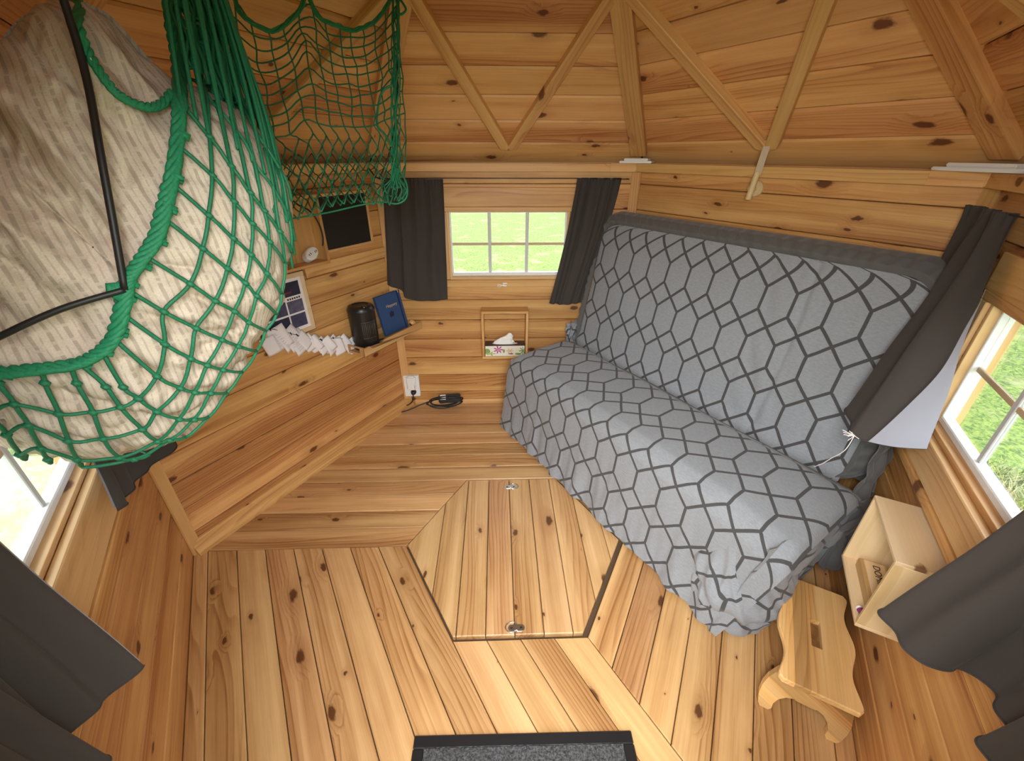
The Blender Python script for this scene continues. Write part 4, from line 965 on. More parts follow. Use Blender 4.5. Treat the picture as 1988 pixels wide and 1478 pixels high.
for a, c, rot in (((bb0, -.020, bbz1 - fw), (bb1, -.001, bbz1), 0), ((bb0, -.020, bbz0), (bb1, -.001, bbz0 + fw), 0), ((bb0, -.020, bbz0 + fw), (bb0 + fw, -.001, bbz1 - fw), 1), ((bb1 - fw, -.020, bbz0 + fw), (bb1, -.001, bbz1 - fw), 1)):
    L = Mw @ Matrix.Translation(((a[0] + c[0]) / 2, -.01, (a[2] + c[2]) / 2)) @ (Matrix.Rotation(math.pi / 2, 4, 'Y') if rot else Matrix())
    MB().rbox(Mw, a, c, .0015).build('frame_rail', M['trim'], bo, Mx=L)
MB().rbox(Mw, (bb0 + fw, -.012, bbz0 + fw), (bb1 - fw, -.001, bbz1 - fw)).build('black_panel', M['black_paint'], bo)
# broad ledge board under cubby and board
lb = MB().rbox(Mw, (.885, -.016, 1.05), (RR - .03, -.001, 1.110), .003); tag(lb.build('ledge_board', M['beam'], None, Mx=Mw @ Matrix.Translation((1.0, 0, 1.08))), 'pine support board fixed to the wall below the cubby and black panel', 'board')
# framed picture
def picture(name, s0, s1, z0, z1, label, full):
    o = empty(name, Mw @ Matrix.Translation(((s0 + s1) / 2, 0, z0)), label=label, cat='picture')
    f_ = .022
    for a, c in (((s0, -.018, z1 - f_), (s1, -.001, z1)), ((s0, -.018, z0), (s1, -.001, z0 + f_)), ((s0, -.018, z0 + f_), (s0 + f_, -.001, z1 - f_)), ((s1 - f_, -.018, z0 + f_), (s1, -.001, z1 - f_))):
        MB().rbox(Mw, a, c, .002).build('frame_rail', M['box'], o)
    MB().rbox(Mw, (s0 - .004, -.012, z0 - .004), (s1 + .004, -.0005, z1 + .004)).build('black_edge', M['black_plastic'], o)
    MB().rbox(Mw, (s0 + f_, -.0135, z0 + f_), (s1 - f_, -.0121, z1 - f_)).build('print_sheet', M['paper'], o)
    if full:
        blue = plain('indigo_photo', (.055, .055, .11), .5, var=.9, scale=38); blue2 = plain('slate_photo', (.11, .10, .16), .5, var=.8, scale=46); dk = plain('night_photo', (.018, .02, .045), .5, var=.9, scale=30)
        ix0, ix1, iz0, iz1 = s0 + f_ + .016, s1 - f_ - .016, z0 + f_ + .016, z1 - f_ - .016; W_, H_ = ix1 - ix0, iz1 - iz0; c1 = ix1 - .085
        for a, c, mt in (((ix0, .70), (1, 1), dk), ((ix0, .33), (0, .62), blue), ((1, .33), (2, .60), blue2), ((ix0, .0), (0, .29), dk), ((1, 0), (2, .29), blue)):
            x0 = ix0 if a[0] == ix0 else c1; x1 = {0: c1 - .008, 1: ix1, 2: ix1}[c[0]]
            MB().rbox(Mw, (x0, -.0141, iz0 + a[1] * H_), (x1, -.0136, iz0 + c[1] * H_)).build('photo', mt, o)
        tk = MB()
        for k in range(6): tk.rbox(Mw, (c1 + .006 + k * .0125, -.0141, iz0 + .625 * H_), (c1 + .014 + k * .0125, -.0136, iz0 + .665 * H_))
        tk.build('photo_caption_marks', M['black_paint'], o)
        MB().rbox(Mw, (ix0 + .06, -.0144, iz0 + .77 * H_), (ix0 + .16, -.0142, iz0 + .80 * H_)).build('photo_detail', plain('dark_red', (.22, .02, .02), .6), o)
    return o
picture('framed_print', .585, .868, .790, 1.092, 'framed collage of dark blue photos in a pale frame above the paper slips', True)
picture('framed_print', .10, .392, .672, .93, 'second pale framed print, only its lower corner peeping past the duvet', False)
# paper slips on a string
pins = [(.585, .835), (.625, .868), (.655, .850), (.685, .838), (.715, .812), (.745, .795), (.775, .772), (.80, .752), (.825, .745), (.850, .730), (.875, .722), (.90, .712), (.925, .708), (.955, .700), (.985, .690), (1.01, .675), (1.035, .658)]
tag(tube_obj('string', smooth_pts([Mw @ Vector((s, -.030, z + .004)) for s, z in [(.5, .91)] + pins[1:] + [(1.06, .652)]], 3), .0014, M['black_cable']), 'thin black string on which the handwritten paper slips hang', 'string')
SLIP = ['leftmost small paper slip, half tucked behind the duvet', 'large handwritten paper slip under the framed collage', 'paper slip just right of the large handwritten one', 'broad paper slip hanging third under the collage', 'tallest paper slip, below the lower corner of the collage', 'paper slip with a brownish note left of the string middle', 'thin paper slip next right of the brownish note', 'thin paper slip in the tight fan of slips, upper one', 'thin paper slip in the tight fan of slips, middle one', 'long paper slip that ends the tight fan', 'paper slip just right of the tight fan', 'square upright paper slip near the middle of the string', 'paper slip partly behind the lowest slip', 'lowest hanging paper slip, left of the tray shelf', 'fourth paper slip from the tray shelf end', 'second paper slip from the tray shelf', 'rightmost paper slip beside the tray shelf corner']
for i, (s, z) in enumerate(pins):
    big = 1 <= i <= 4; wd, hh = (.092, .118) if big else (.066, .092); ang = math.radians(random.uniform(-30, -14) if i not in (11, 13) else -10); of = .016 + .0022 * (i % 6)
    if i == 13: hh = .105
    L = Mw @ Matrix.Translation((s, -of, z)) @ Matrix.Rotation(-ang * .0 + ang, 4, 'Y') @ Matrix.Rotation(math.radians(random.uniform(-22, 22)), 4, 'Z')
    b = MB(); b.grid(lambda u, v: L @ Vector(((u - .35) * wd, -.010 * math.sin(v * 2.2) - .004 * math.sin(u * 3), -v * hh)), 6, 8)
    sl = b.build('paper_slip', M['paper'], None, Mx=L, smooth=True); sm = sl.modifiers.new('thickness', 'SOLIDIFY'); sm.thickness = .0008
    tag(sl, SLIP[i], 'paper slip', 'paper slips on the string')
    pg = MB(); pg.box(L @ Matrix.Translation((.0, -.002, .002)), (.006, .008, .018), .001); pg.build('peg', M['black_plastic'], sl, Mx=L)
    if big:
        ik = MB()
        for r_ in range(5): ik.rbox(L, ((-.2) * wd, -.010 * math.sin((.3 + r_ * .12) * 2.2) - .0065, -(.3 + r_ * .12) * hh - .0006), ((-.2 + random.uniform(.35, .6)) * wd, -.010 * math.sin((.3 + r_ * .12) * 2.2) - .0060, -(.3 + r_ * .12) * hh + .0006))
        ik.build('handwriting', M['ink'], sl, Mx=L)

# ------------------------------------------------------------------ wooden peg and white trays on the wall plate
Mw = WM('back_right')
pgo = empty('coat_peg', Mw @ Matrix.Translation((.71, 0, 1.468)), label='round pale wooden peg with a stick and frosted strip crossing the beam', cat='peg')
MB().lathe(Mw @ Matrix.Translation((.712, 0, 1.466)) @ Matrix.Rotation(math.pi / 2, 4, 'X'), [(.034, 0), (.034, .010), (.031, .014), (.006, .014)], 32).build('rosette', M['pale_peg'], pgo, smooth=True, sharp=30)
MB().tube([Mw @ Vector((.712, -.014, 1.466)), Mw @ Vector((.712, -.052, 1.468))], .010, 12).build('knob', M['pale_peg'], pgo, smooth=True, sharp=40)
Lp = frame(Mw @ Vector((.722, -.062, 1.42)), Mw.to_3x3() @ Vector((.0, 0, 1)), Mw.to_3x3() @ Vector((1, 0, 0)))
MB().tube([Mw @ Vector((.722, -.062, 1.425)), Mw @ Vector((.735, -.062, 1.535))], .0125, 12).build('stick', M['pale_peg'], pgo, Mx=Lp, smooth=True, sharp=40)
sb = MB(); Q = frame(Mw @ Vector((.735, -.060, 1.525)), Mw.to_3x3() @ Vector((.012, 0, .13)), Mw.to_3x3() @ Vector((1, 0, 0))); sb.rbox(Q, (0, -.015, -.002), (.125, .015, .002), .001); sb.build('strip', M['frosted'], pgo, Mx=Q)
def tray(kc, ang, label, sx, off):
    kx, ky = K[kc]; inw = Vector((HC[0] - kx, HC[1] - ky, 0)).normalized(); side = Vector((inw.y, -inw.x, 0))
    L = frame((kx + inw.x * off, ky + inw.y * off, 1.556), side, inw); L = L @ Matrix.Rotation(ang, 4, 'Z')
    o = empty('white_tray', L, label=label, cat='tray')
    MB().rbox(L, (-sx, -.055, 0), (sx, .04, .011), .003, 2).build('tray_base', M['white_plastic'], o)
    MB().rbox(L, (-sx * .74, -.045, .011), (sx * .74, .03, .023), .003, 2).build('tray_lid', M['white_plastic'], o)
tray(1, 0, 'small white two-tier plastic tray on the beam corner above the back window curtain', .088, .06)
tray(0, 0, 'longer white two-tier plastic tray on the beam at the upper right', .14, .075)

# ------------------------------------------------------------------ duvet stuffed into the hanging net
BP0 = Vector((-0.8448, -0.4904, 1.4407)); BA = Vector((0.74, 0.6726, 0)); BBv = Vector((-0.0923, 0.1016, 0.9905)); BC = Vector((0.6662, -0.733, 0.1372)); BD = .24
RS = [0.226, 0.238, 0.251, 0.287, 0.323, 0.362, 0.403, 0.42, 0.429, 0.445, 0.453, 0.447, 0.436, 0.415, 0.39, 0.369, 0.353, 0.343, 0.338, 0.344, 0.347, 0.348, 0.351, 0.363, 0.374, 0.388, 0.404, 0.412, 0.416, 0.41, 0.393, 0.372, 0.395, 0.43, 0.43, 0.38, 0.33, 0.30, 0.254, 0.24, 0.227, 0.215, 0.208, 0.207, 0.205, 0.204, 0.202, 0.213]
def rs(t):
    x = ((t + math.pi) / (2 * math.pi) * 48) % 48; i = int(x); f = x - i; return .968 * (RS[i % 48] * (1 - f) + RS[(i + 1) % 48] * f)
def bag(a, b, lift=0.0):
    r = math.hypot(a, b); rho = r / rs(math.atan2(b, a)); c = BD * math.sqrt(max(0, 1 - min(1, rho) ** 2.4))
    k = 1 + lift * 1.2 * min(1, rho); return BP0 + BA * (a * k) + BBv * (b * k) + BC * (c + lift)
RING = [(0.252, 0.418), (0.243, 0.369), (0.234, 0.311), (0.185, 0.212), (0.163, 0.16), (0.131, 0.097), (0.106, 0.051), (0.078, 0.006), (0.045, -0.03), (0.021, -0.054), (0.008, -0.081), (-0.017, -0.126), (-0.046, -0.153), (-0.077, -0.163), (-0.117, -0.16), (-0.159, -0.155), (-0.187, -0.145)]
def inside_ring(a, b):                                  # left of the rim rope = open mouth
    best = 9; sg = 1
    for (x0, y0), (x1, y1) in zip(RING, RING[1:]):
        dx, dy = x1 - x0, y1 - y0; t = max(0, min(1, ((a - x0) * dx + (b - y0) * dy) / (dx * dx + dy * dy))); d = math.hypot(a - x0 - dx * t, b - y0 - dy * t)
        if d < best: best = d; sg = -1 if (dx * (b - y0) - dy * (a - x0)) > 0 else 1
    return sg * best
def ridge(x, y, z): return (1 - abs(noise.noise((x, y, z))) * 2.2)
def duv(th_, ph):
    rr_ = rs(th_); rho = math.sin(ph); a, b = rr_ * rho * math.cos(th_), rr_ * rho * math.sin(th_)
    c = BD * math.sqrt(max(0, 1 - abs(rho) ** 2.4)) * (1 if ph < math.pi / 2 else -.8)
    ir = inside_ring(a, b) if ph < math.pi / 2 else -.1
    d = 0
    if ir > 0:                                          # loose folds in the mouth, running down and to the left
        m = min(1, ir / .05); q = a * .9 + b * .33
        d += m * (.050 * ridge(q * 7 + .3, b * 1.6, 3) + .024 * ridge(q * 17 + b, b * 4, 9) + .009 * ridge(a * 40, b * 24, 2) - .060 - .022 * max(0, ridge(q * 11 + 5, b * 2.6 + 2, 15)) ** 4)
    else:
        m = min(1, -ir / .04); q = a * .3 + b
        d += m * (.004 * noise.noise((a * 22, b * 22, 5)) - .002)
        low = max(0, min(1, (-b - .02) / .12)); d += m * low * (.012 * ridge(q * 15, a * 7, 6) - .008 - .026 * max(0, ridge(q * 9, a * 6, 26)) ** 4 - .016 * max(0, ridge(a * 20, b * 20, 28)) ** 3) - m * .012 * max(0, ridge(a * 5 + b * 9, b * 5, 33)) ** 8
    if ir <= 0: d = min(d, .004)
    if abs(ir) < .05: d -= .007 * (1 - abs(ir) / .05)
    k = 1 + d * .6
    return BP0 + BA * (a * k) + BBv * (b * k) + BC * (c + d * (1 if ph < math.pi / 2 else 0))
db = MB(); NT_, NP_ = 260, 130
def duv_uv(u, v):
    th_ = u * 2 * math.pi - math.pi; ph = v * math.pi * .98 + .004; rr_ = rs(th_) * math.sin(ph); a, b = rr_ * math.cos(th_), rr_ * math.sin(th_)
    arc = rs(th_) * ph * .75; a2_, b2_ = arc * math.cos(th_), arc * math.sin(th_)
    return (a2_ + b2_ * .05 + .006 * math.sin(b2_ * 14), b2_ + 3)
db.grid(lambda u, v: duv(u * 2 * math.pi - math.pi, v * math.pi * .98 + .004), NT_, NP_, closeu=True, uvf=duv_uv)
duvet = db.build('duvet', M['duvet'], None, Mx=Matrix.Translation(BP0), smooth=True)
tag(duvet, 'crumpled beige duvet with fine grey-brown dashed stripes, stuffed in the green net', 'duvet')

LOOP = [(0.12, 0.408), (0.092, 0.302), (0.089, 0.263), (0.093, 0.234), (0.102, 0.21), (0.117, 0.199), (0.137, 0.195), (0.158, 0.204), (0.179, 0.224)]
NA = [[(0.244, 0.312), (0.241, 0.221), (0.263, 0.169), (0.277, 0.107), (0.298, 0.071), (0.318, 0.012)], [(0.258, 0.371), (0.3, 0.268), (0.305, 0.17), (0.332, 0.106), (0.342, 0.052)], [(0.187, 0.207), (0.208, 0.156), (0.226, 0.11), (0.244, 0.066), (0.262, 0.034), (0.285, -0.006), (0.31, -0.051)], [(0.156, 0.138), (0.189, 0.095), (0.21, 0.052), (0.231, 0.013), (0.256, -0.023), (0.283, -0.069)], [(0.128, 0.08), (0.162, 0.032), (0.189, -0.009), (0.212, -0.041), (0.234, -0.081), (0.261, -0.131)], [(0.099, 0.031), (0.136, -0.02), (0.164, -0.059), (0.187, -0.09), (0.202, -0.119), (0.241, -0.173)], [(0.058, -0.024), (0.1, -0.074), (0.128, -0.111), (0.154, -0.138), (0.175, -0.168), (0.211, -0.203)], [(0.021, -0.072), (0.05, -0.111), (0.085, -0.151), (0.119, -0.186), (0.144, -0.21), (0.184, -0.245)], [(0.0, -0.104), (0.034, -0.165), (0.061, -0.203), (0.082, -0.226), (0.105, -0.248), (0.143, -0.278)], [(-0.024, -0.137), (0.006, -0.217), (0.03, -0.253), (0.048, -0.272), (0.072, -0.288), (0.102, -0.31)], [(-0.044, -0.158), (-0.041, -0.22), (-0.03, -0.248), (-0.015, -0.285), (0.01, -0.318), (0.031, -0.334), (0.057, -0.349)], [(-0.073, -0.168), (-0.06, -0.212), (-0.056, -0.255), (-0.045, -0.312), (-0.034, -0.353), (-0.017, -0.362), (0.008, -0.376)], [(-0.085, -0.168), (-0.089, -0.195), (-0.09, -0.251), (-0.097, -0.308), (-0.094, -0.363), (-0.078, -0.382), (-0.055, -0.386)], [(-0.116, -0.165), (-0.121, -0.184), (-0.127, -0.24), (-0.137, -0.295), (-0.144, -0.342), (-0.147, -0.368)], [(-0.165, -0.158), (-0.165, -0.17), (-0.164, -0.208), (-0.166, -0.249), (-0.173, -0.3), (-0.177, -0.33), (-0.179, -0.344)], [(-0.202, -0.179), (-0.196, -0.217), (-0.195, -0.259), (-0.202, -0.307), (-0.204, -0.326)]]
NB_ = [[(0.259, 0.287), (0.208, 0.156), (0.189, 0.095), (0.162, 0.032), (0.136, -0.02), (0.1, -0.074), (0.05, -0.111), (0.034, -0.165), (0.006, -0.217), (-0.03, -0.248), (-0.056, -0.255), (-0.09, -0.251), (-0.127, -0.24), (-0.164, -0.208), (-0.196, -0.217)], [(0.246, 0.222), (0.226, 0.11), (0.21, 0.052), (0.189, -0.009), (0.164, -0.059), (0.128, -0.111), (0.085, -0.151), (0.061, -0.203), (0.03, -0.253), (-0.015, -0.285), (-0.045, -0.312), (-0.097, -0.308), (-0.137, -0.295), (-0.166, -0.249), (-0.195, -0.259)], [(0.261, 0.196), (0.244, 0.066), (0.231, 0.013), (0.212, -0.041), (0.187, -0.09), (0.154, -0.138), (0.119, -0.186), (0.082, -0.226), (0.048, -0.272), (0.01, -0.318), (-0.034, -0.353), (-0.094, -0.363), (-0.144, -0.342), (-0.173, -0.3), (-0.202, -0.307)], [(0.278, 0.171), (0.262, 0.034), (0.256, -0.023), (0.234, -0.081), (0.202, -0.119), (0.175, -0.168), (0.144, -0.21), (0.105, -0.248), (0.072, -0.288), (0.031, -0.334), (-0.017, -0.362), (-0.078, -0.382), (-0.147, -0.368)], [(0.306, 0.147), (0.285, -0.006), (0.283, -0.069), (0.261, -0.131), (0.241, -0.173), (0.211, -0.203), (0.184, -0.245), (0.143, -0.278), (0.102, -0.31), (0.057, -0.349), (0.008, -0.376)], [(0.327, 0.111), (0.318, 0.012), (0.31, -0.051)]]
HOOK = Vector((-.70, -.16, 2.17))                        # where the gathered net is tied to the rafters
net = empty('hanging_net', Matrix.Translation(HOOK), label='large green rope net hanging from the roof, bulging round the duvet', cat='net')
def dense(P, n=6):                                       # refine a strand on the bag surface
    Q = smooth_pts([(p[0], p[1], 0) for p in P], n); return [bag(q.x, q.y, .010 + .0015 * math.sin(i)) for i, q in enumerate(Q)]
nb_ = MB()
for L in NA + NB_: nb_.tube(dense(L), .0033, 6)
for L in NA[2:]:                                         # strands carry on round the back of the bundle
    a, b = L[-1]; k = math.hypot(a, b); t0 = math.atan2(b, a)
    nb_.tube([bag(a, b, .007)] + [BP0 + BA * (rs(t0) * 1.015 * math.cos(t0 - .05 * j) * (1 - .02 * j * j)) + BBv * (rs(t0) * 1.015 * math.sin(t0 - .05 * j) * (1 - .02 * j * j)) + BC * (-.04 * j) for j in range(0, 5)], .0030, 5)
for L in NA[2:]:                                         # knots
    for (a, b) in L[1:-1]:
        p = bag(a, b, .011); nb_.tube([p - BA * .005 + BBv * .004, p, p + BA * .005 - BBv * .004], [.003, .0058, .003], 6)
nb_.build('netting', M['net'], net, smooth=True)
rp = MB(); ringp = smooth_pts([bag(a, b, .012) if i > 2 else bag(a, b, .016) + BC * .0 for i, (a, b) in enumerate(RING)], 8)
ringp = smooth_pts([HOOK + Vector((.03, -.03, -.02)), HOOK.lerp(ringp[0], .55)], 4) + ringp
for k in range(5):                                       # twisted rim rope
    q = []
    for i, p in enumerate(ringp):
        a = i * .55 + k * 2 * math.pi / 5; rr_ = .0065 + .0012 * math.sin(i * .9 + k * 2); q.append(p + BC.cross(Vector((0, 0, 1))).normalized() * math.cos(a) * rr_ + Vector((0, 0, 1)).cross(BA).normalized() * math.sin(a) * rr_ * .6 + BBv * math.sin(a) * rr_ * .7)
    rp.tube(q, .0052, 6)
for i, (a, b) in enumerate(RING[3:]):                    # whippings where the mesh is tied on
    p = bag(a, b, .012); 
    for j in range(3): o_ = Vector((random.uniform(-.004, .004), random.uniform(-.004, .004), random.uniform(-.006, .006))); rp.tube([p + o_, p + o_ + BA * .012 - BBv * .008], .0045, 5)
kp = bag(.014, -.066, .014)
for j in range(5): rp.tube([kp + BA * (-.014 + .004 * j) + BBv * .012, kp + BA * (-.018 + .005 * j), kp + BA * (-.010 + .003 * j) - BBv * .014], .005, 6)
rp.build('rim_rope', M['rope'], net, smooth=True)
lp = MB(); loop_ = smooth_pts([HOOK + Vector((-.16, -.16, -.08))] + [bag(a, b, .012) for a, b in LOOP], 8)
for k in range(3): lp.tube([p + BA * math.cos(i * .7 + k * 2.1) * .0035 + BBv * math.sin(i * .7 + k * 2.1) * .0035 for i, p in enumerate(loop_)], .0042, 6)
lp.build('loop_rope', M['rope'], net, smooth=True)
gs = MB()                                                # gathered strands from the bag up to the hook
TOPS = [(.187, .207), (.20, .185), (0.208, 0.156), (.215, .18), (0.226, 0.11), (.236, .16), (0.244, 0.066), (.25, .14), (0.262, 0.034), (.27, .12), (.285, -.006), (.288, .10), (.30, .08), (.305, .05), (.312, .01), (.318, .03), (.325, .0), (.33, -.03), (.325, -.06), (.32, -.09)]
for i, (a, b) in enumerate(TOPS):
    e = bag(a, b, .008); f = i / (len(TOPS) - 1); s_ = HOOK + BA * (-.012 + .05 * f) + BC * random.uniform(-.012, .012)
    sh = bag(*(min(.345, a + .055 * f + .01), b + .10 + .10 * f), .010) if b + .10 + .10 * f < .30 else None
    P = [s_, s_.lerp(e, .5) + BC * .008 + BA * (.012 * math.sin(math.pi * f)), s_.lerp(e, .75) + BA * .018 * f + BC * .006, e]
    gs.tube(smooth_pts(P, 6), .0034, 6)
for i in range(46):                                      # crumpled mesh bunched behind them
    f = random.random(); a, b = .235 + .10 * f + random.uniform(-.012, .012), .33 - .20 * f + random.uniform(-.04, .02); e = BP0 + BA * a + BBv * b + BC * random.uniform(.02, .10)
    s_ = HOOK + BA * (-.015 + .055 * f) + BC * random.uniform(-.02, .02)
    P = [s_ + (e - s_) * t + BA * .006 * math.sin(t * 30 + i) + BC * .004 * math.cos(t * 26 + i * 2) for t in [j / 12 for j in range(13)]]
    gs.tube(P, random.uniform(.0026, .0042), 5)
for i in range(60):                                      # rungs of the bunched mesh
    t = random.uniform(.12, .98); f = random.random(); c0 = HOOK + (BP0 + BA * (.235 + .10 * f) + BBv * (.33 - .20 * f) + BC * .06 - HOOK) * t
    gs.tube([c0 + BA * random.uniform(-.02, -.005) * (.3 + t), c0 + BBv * random.uniform(-.01, .01) + BC * .01, c0 + BA * random.uniform(.005, .022) * (.3 + t)], .0028, 5)
gs.build('gathered_strands', M['net'], net, smooth=True)
cd = MB(); kp2 = kp + BC * .004
tp = BP0 + BA * .095 + BBv * .52 + BC * .20
cd.tube(smooth_pts([tp, bag(.080, .269, .02), bag(.049, .105, .022), kp2], 8), .0052, 8)
cd.tube(smooth_pts([kp2, bag(-.063, -.079, .018), bag(-.138, -.104, .02), bag(-.195, -.128, .02)], 8), .0048, 8)
tag(cd.build('elastic_cord', M['black_cable'], None, Mx=Matrix.Translation(kp2), smooth=True), 'flat black elastic cord tied to the rim of the big green net', 'cord')

# ------------------------------------------------------------------ empty net hanging behind
N2 = empty('hanging_net', Matrix.Translation((-.42, .62, 2.05)), label='smaller empty green net draped between the roof rafters and the corner', cat='net')
# knots of the two sheets in millimetres, room coordinates
SHEET_FRONT = [[[-821,164,1977],[-822,169,1948],[-831,177,1924],[-833,182,1899],[-836,181,1866],[-835,179,1836],[-837,172,1803],[-834,157,1761],[-825,136,1716],[-819,115,1678],[-807,95,1649],[-797,68,1614],[-779,37,1579],[-767,7,1550],[-750,-25,1523],[-733,-59,1495],[-715,-95,1468],[-698,-129,1445]],[[-782,188,1968],[-789,186,1928],[-794,186,1892],[-796,184,1855],[-792,185,1827],[-794,179,1792],[-800,173,1761],[-796,164,1731],[-784,149,1697],[-775,129,1662],[-770,111,1636],[-761,87,1606],[-742,56,1569],[-728,28,1542],[-713,-2,1519],[-696,-37,1487],[-687,-72,1459],[-675,-105,1436]],[[-754,192,1924],[-756,195,1894],[-757,196,1862],[-765,197,1831],[-764,200,1809],[-754,196,1778],[-754,191,1751],[-757,184,1726],[-748,172,1697],[-742,158,1671],[-737,138,1642],[-723,112,1608],[-708,83,1573],[-700,53,1543],[-688,26,1521],[-675,-6,1495],[-663,-42,1463],[-645,-77,1435]],[[-721,213,1909],[-720,220,1890],[-726,225,1865],[-727,228,1842],[-727,230,1818],[-727,230,1795],[-725,224,1768],[-721,216,1741],[-712,203,1712],[-707,189,1685],[-701,166,1650],[-693,144,1623],[-681,121,1598],[-672,90,1564],[-658,59,1534],[-649,24,1500],[-637,-11,1468],[-623,-48,1435]],[[-690,251,1927],[-693,257,1906],[-692,266,1891],[-695,269,1870],[-691,271,1848],[-689,272,1829],[-688,267,1803],[-687,256,1771],[-679,247,1750],[-674,233,1723],[-667,212,1691],[-662,186,1656],[-649,160,1625],[-638,127,1586],[-635,91,1544],[-625,57,1511],[-607,19,1473],[-598,-16,1440]],[[-654,306,1974],[-661,310,1952],[-665,317,1937],[-665,326,1926],[-659,329,1909],[-661,325,1881],[-658,309,1836],[-650,291,1793],[-643,277,1762],[-642,257,1725],[-635,231,1683],[-624,208,1653],[-616,182,1620],[-615,149,1580],[-604,117,1545],[-589,85,1514],[-582,51,1480],[-582,21,1455]],[[-629,348,1999],[-627,346,1967],[-626,344,1938],[-631,339,1902],[-627,336,1875],[-627,329,1843],[-620,316,1806],[-617,305,1775],[-615,295,1751],[-609,277,1718],[-603,251,1676],[-598,229,1645],[-591,204,1614],[-585,176,1583],[-574,147,1553],[-571,116,1520],[-563,82,1485],[-553,53,1461]],[[-599,356,1962],[-599,354,1932],[-596,357,1911],[-598,357,1888],[-598,351,1856],[-596,343,1825],[-591,335,1796],[-586,325,1767],[-587,316,1747],[-579,299,1715],[-567,275,1677],[-564,252,1645],[-566,230,1617],[-558,202,1584],[-549,176,1558],[-547,146,1525],[-540,114,1492],[-531,83,1463]],[[-562,381,1955],[-565,380,1928],[-566,378,1901],[-567,376,1875],[-564,372,1849],[-560,371,1830],[-555,362,1802],[-549,346,1763],[-549,334,1736],[-550,319,1709],[-542,298,1676],[-543,277,1646],[-541,254,1617],[-530,229,1588],[-521,205,1563],[-518,173,1527],[-511,142,1493],[-509,113,1464]],[[-538,408,1950],[-541,410,1933],[-543,408,1905],[-540,403,1878],[-532,400,1854],[-533,395,1830],[-532,383,1796],[-528,375,1772],[-526,361,1744],[-521,343,1711],[-514,324,1679],[-505,303,1650],[-502,278,1615],[-501,252,1584],[-496,228,1557],[-494,195,1516],[-486,164,1482],[-487,138,1456]],[[-507,444,1964],[-504,442,1939],[-510,439,1915],[-507,435,1889],[-506,430,1863],[-505,425,1840],[-501,413,1806],[-497,402,1779],[-490,385,1744],[-484,367,1712],[-489,350,1684],[-482,327,1649],[-473,302,1615],[-473,277,1582],[-475,253,1554],[-471,221,1515],[-462,190,1478],[-465,162,1447]],[[-477,486,1988],[-475,481,1961],[-478,478,1936],[-481,476,1915],[-476,469,1888],[-466,458,1855],[-462,447,1826],[-468,435,1795],[-463,415,1756],[-456,400,1729],[-459,383,1701],[-459,360,1666],[-455,336,1632],[-456,306,1589],[-449,275,1548],[-441,248,1515],[-444,218,1478],[-450,187,1440]],[[-446,539,2033],[-446,532,2003],[-449,526,1975],[-449,518,1946],[-443,508,1914],[-444,498,1883],[-445,490,1859],[-433,479,1834],[-425,456,1788],[-425,434,1749],[-426,414,1715],[-424,389,1674],[-419,365,1639],[-416,336,1599],[-415,304,1553],[-421,277,1519],[-422,251,1487],[-421,221,1450]],[[-415,600,2093],[-412,590,2059],[-416,578,2022],[-412,566,1986],[-414,553,1950],[-410,541,1918],[-407,520,1872],[-401,503,1835],[-405,483,1795],[-401,462,1756],[-396,444,1727],[-396,419,1686],[-392,390,1641],[-394,365,1605],[-393,336,1564],[-396,310,1529],[-394,286,1500],[-399,254,1456]]]
SHEET_REAR = [[[-905,529,1595],[-884,464,1567],[-854,396,1534],[-833,340,1521],[-807,271,1487],[-787,214,1471],[-760,150,1446],[-737,91,1427]],[[-869,536,1589],[-846,474,1565],[-822,411,1539],[-795,350,1520],[-774,282,1486],[-750,226,1474],[-738,162,1446],[-714,103,1429]],[[-848,551,1595],[-818,487,1568],[-798,423,1541],[-768,362,1519],[-751,296,1490],[-726,237,1472],[-696,180,1460],[-673,115,1431]],[[-800,565,1599],[-785,501,1573],[-758,433,1539],[-733,376,1526],[-715,313,1500],[-700,248,1472],[-680,189,1453],[-659,132,1441]],[[-768,574,1596],[-752,512,1572],[-720,446,1542],[-712,387,1524],[-679,323,1498],[-666,263,1478],[-648,204,1461],[-627,145,1443]],[[-728,586,1597],[-720,522,1570],[-690,458,1544],[-673,396,1520],[-657,337,1503],[-630,277,1483],[-619,218,1466],[-605,159,1447]],[[-698,594,1591],[-672,531,1566],[-659,472,1549],[-638,411,1528],[-624,351,1509],[-603,287,1480],[-589,232,1470],[-568,171,1450]],[[-660,608,1596],[-641,546,1573],[-622,484,1550],[-616,423,1528],[-585,360,1504],[-578,305,1493],[-555,242,1468],[-539,185,1454]],[[-626,617,1593],[-610,559,1576],[-587,492,1544],[-576,439,1537],[-564,373,1505],[-542,320,1500],[-527,256,1473],[-512,198,1457]],[[-572,631,1598],[-562,567,1570],[-547,507,1551],[-538,452,1540],[-525,384,1506],[-509,331,1499],[-494,271,1480],[-472,213,1464]],[[-552,641,1596],[-537,582,1579],[-510,517,1549],[-510,461,1537],[-483,398,1511],[-474,342,1498],[-460,282,1479],[-450,227,1468]],[[-507,652,1596],[-495,592,1576],[-472,531,1556],[-468,471,1534],[-459,414,1521],[-439,355,1503],[-426,297,1487],[-416,240,1472]]]
def sheet(G):
    def f(u, v):
        x, y = u * (len(G) - 1), v * (len(G[0]) - 1); i, j = min(int(x), len(G) - 2), min(int(y), len(G[0]) - 2); a, b = x - i, y - j
        p = [Vector(G[i + m][j + n]) * .001 for m in (0, 1) for n in (0, 1)]
        return p[0].lerp(p[1], b).lerp(p[2].lerp(p[3], b), a)
    return f
front_sheet, rear_sheet = sheet(SHEET_FRONT), sheet(SHEET_REAR)
nn_ = MB()
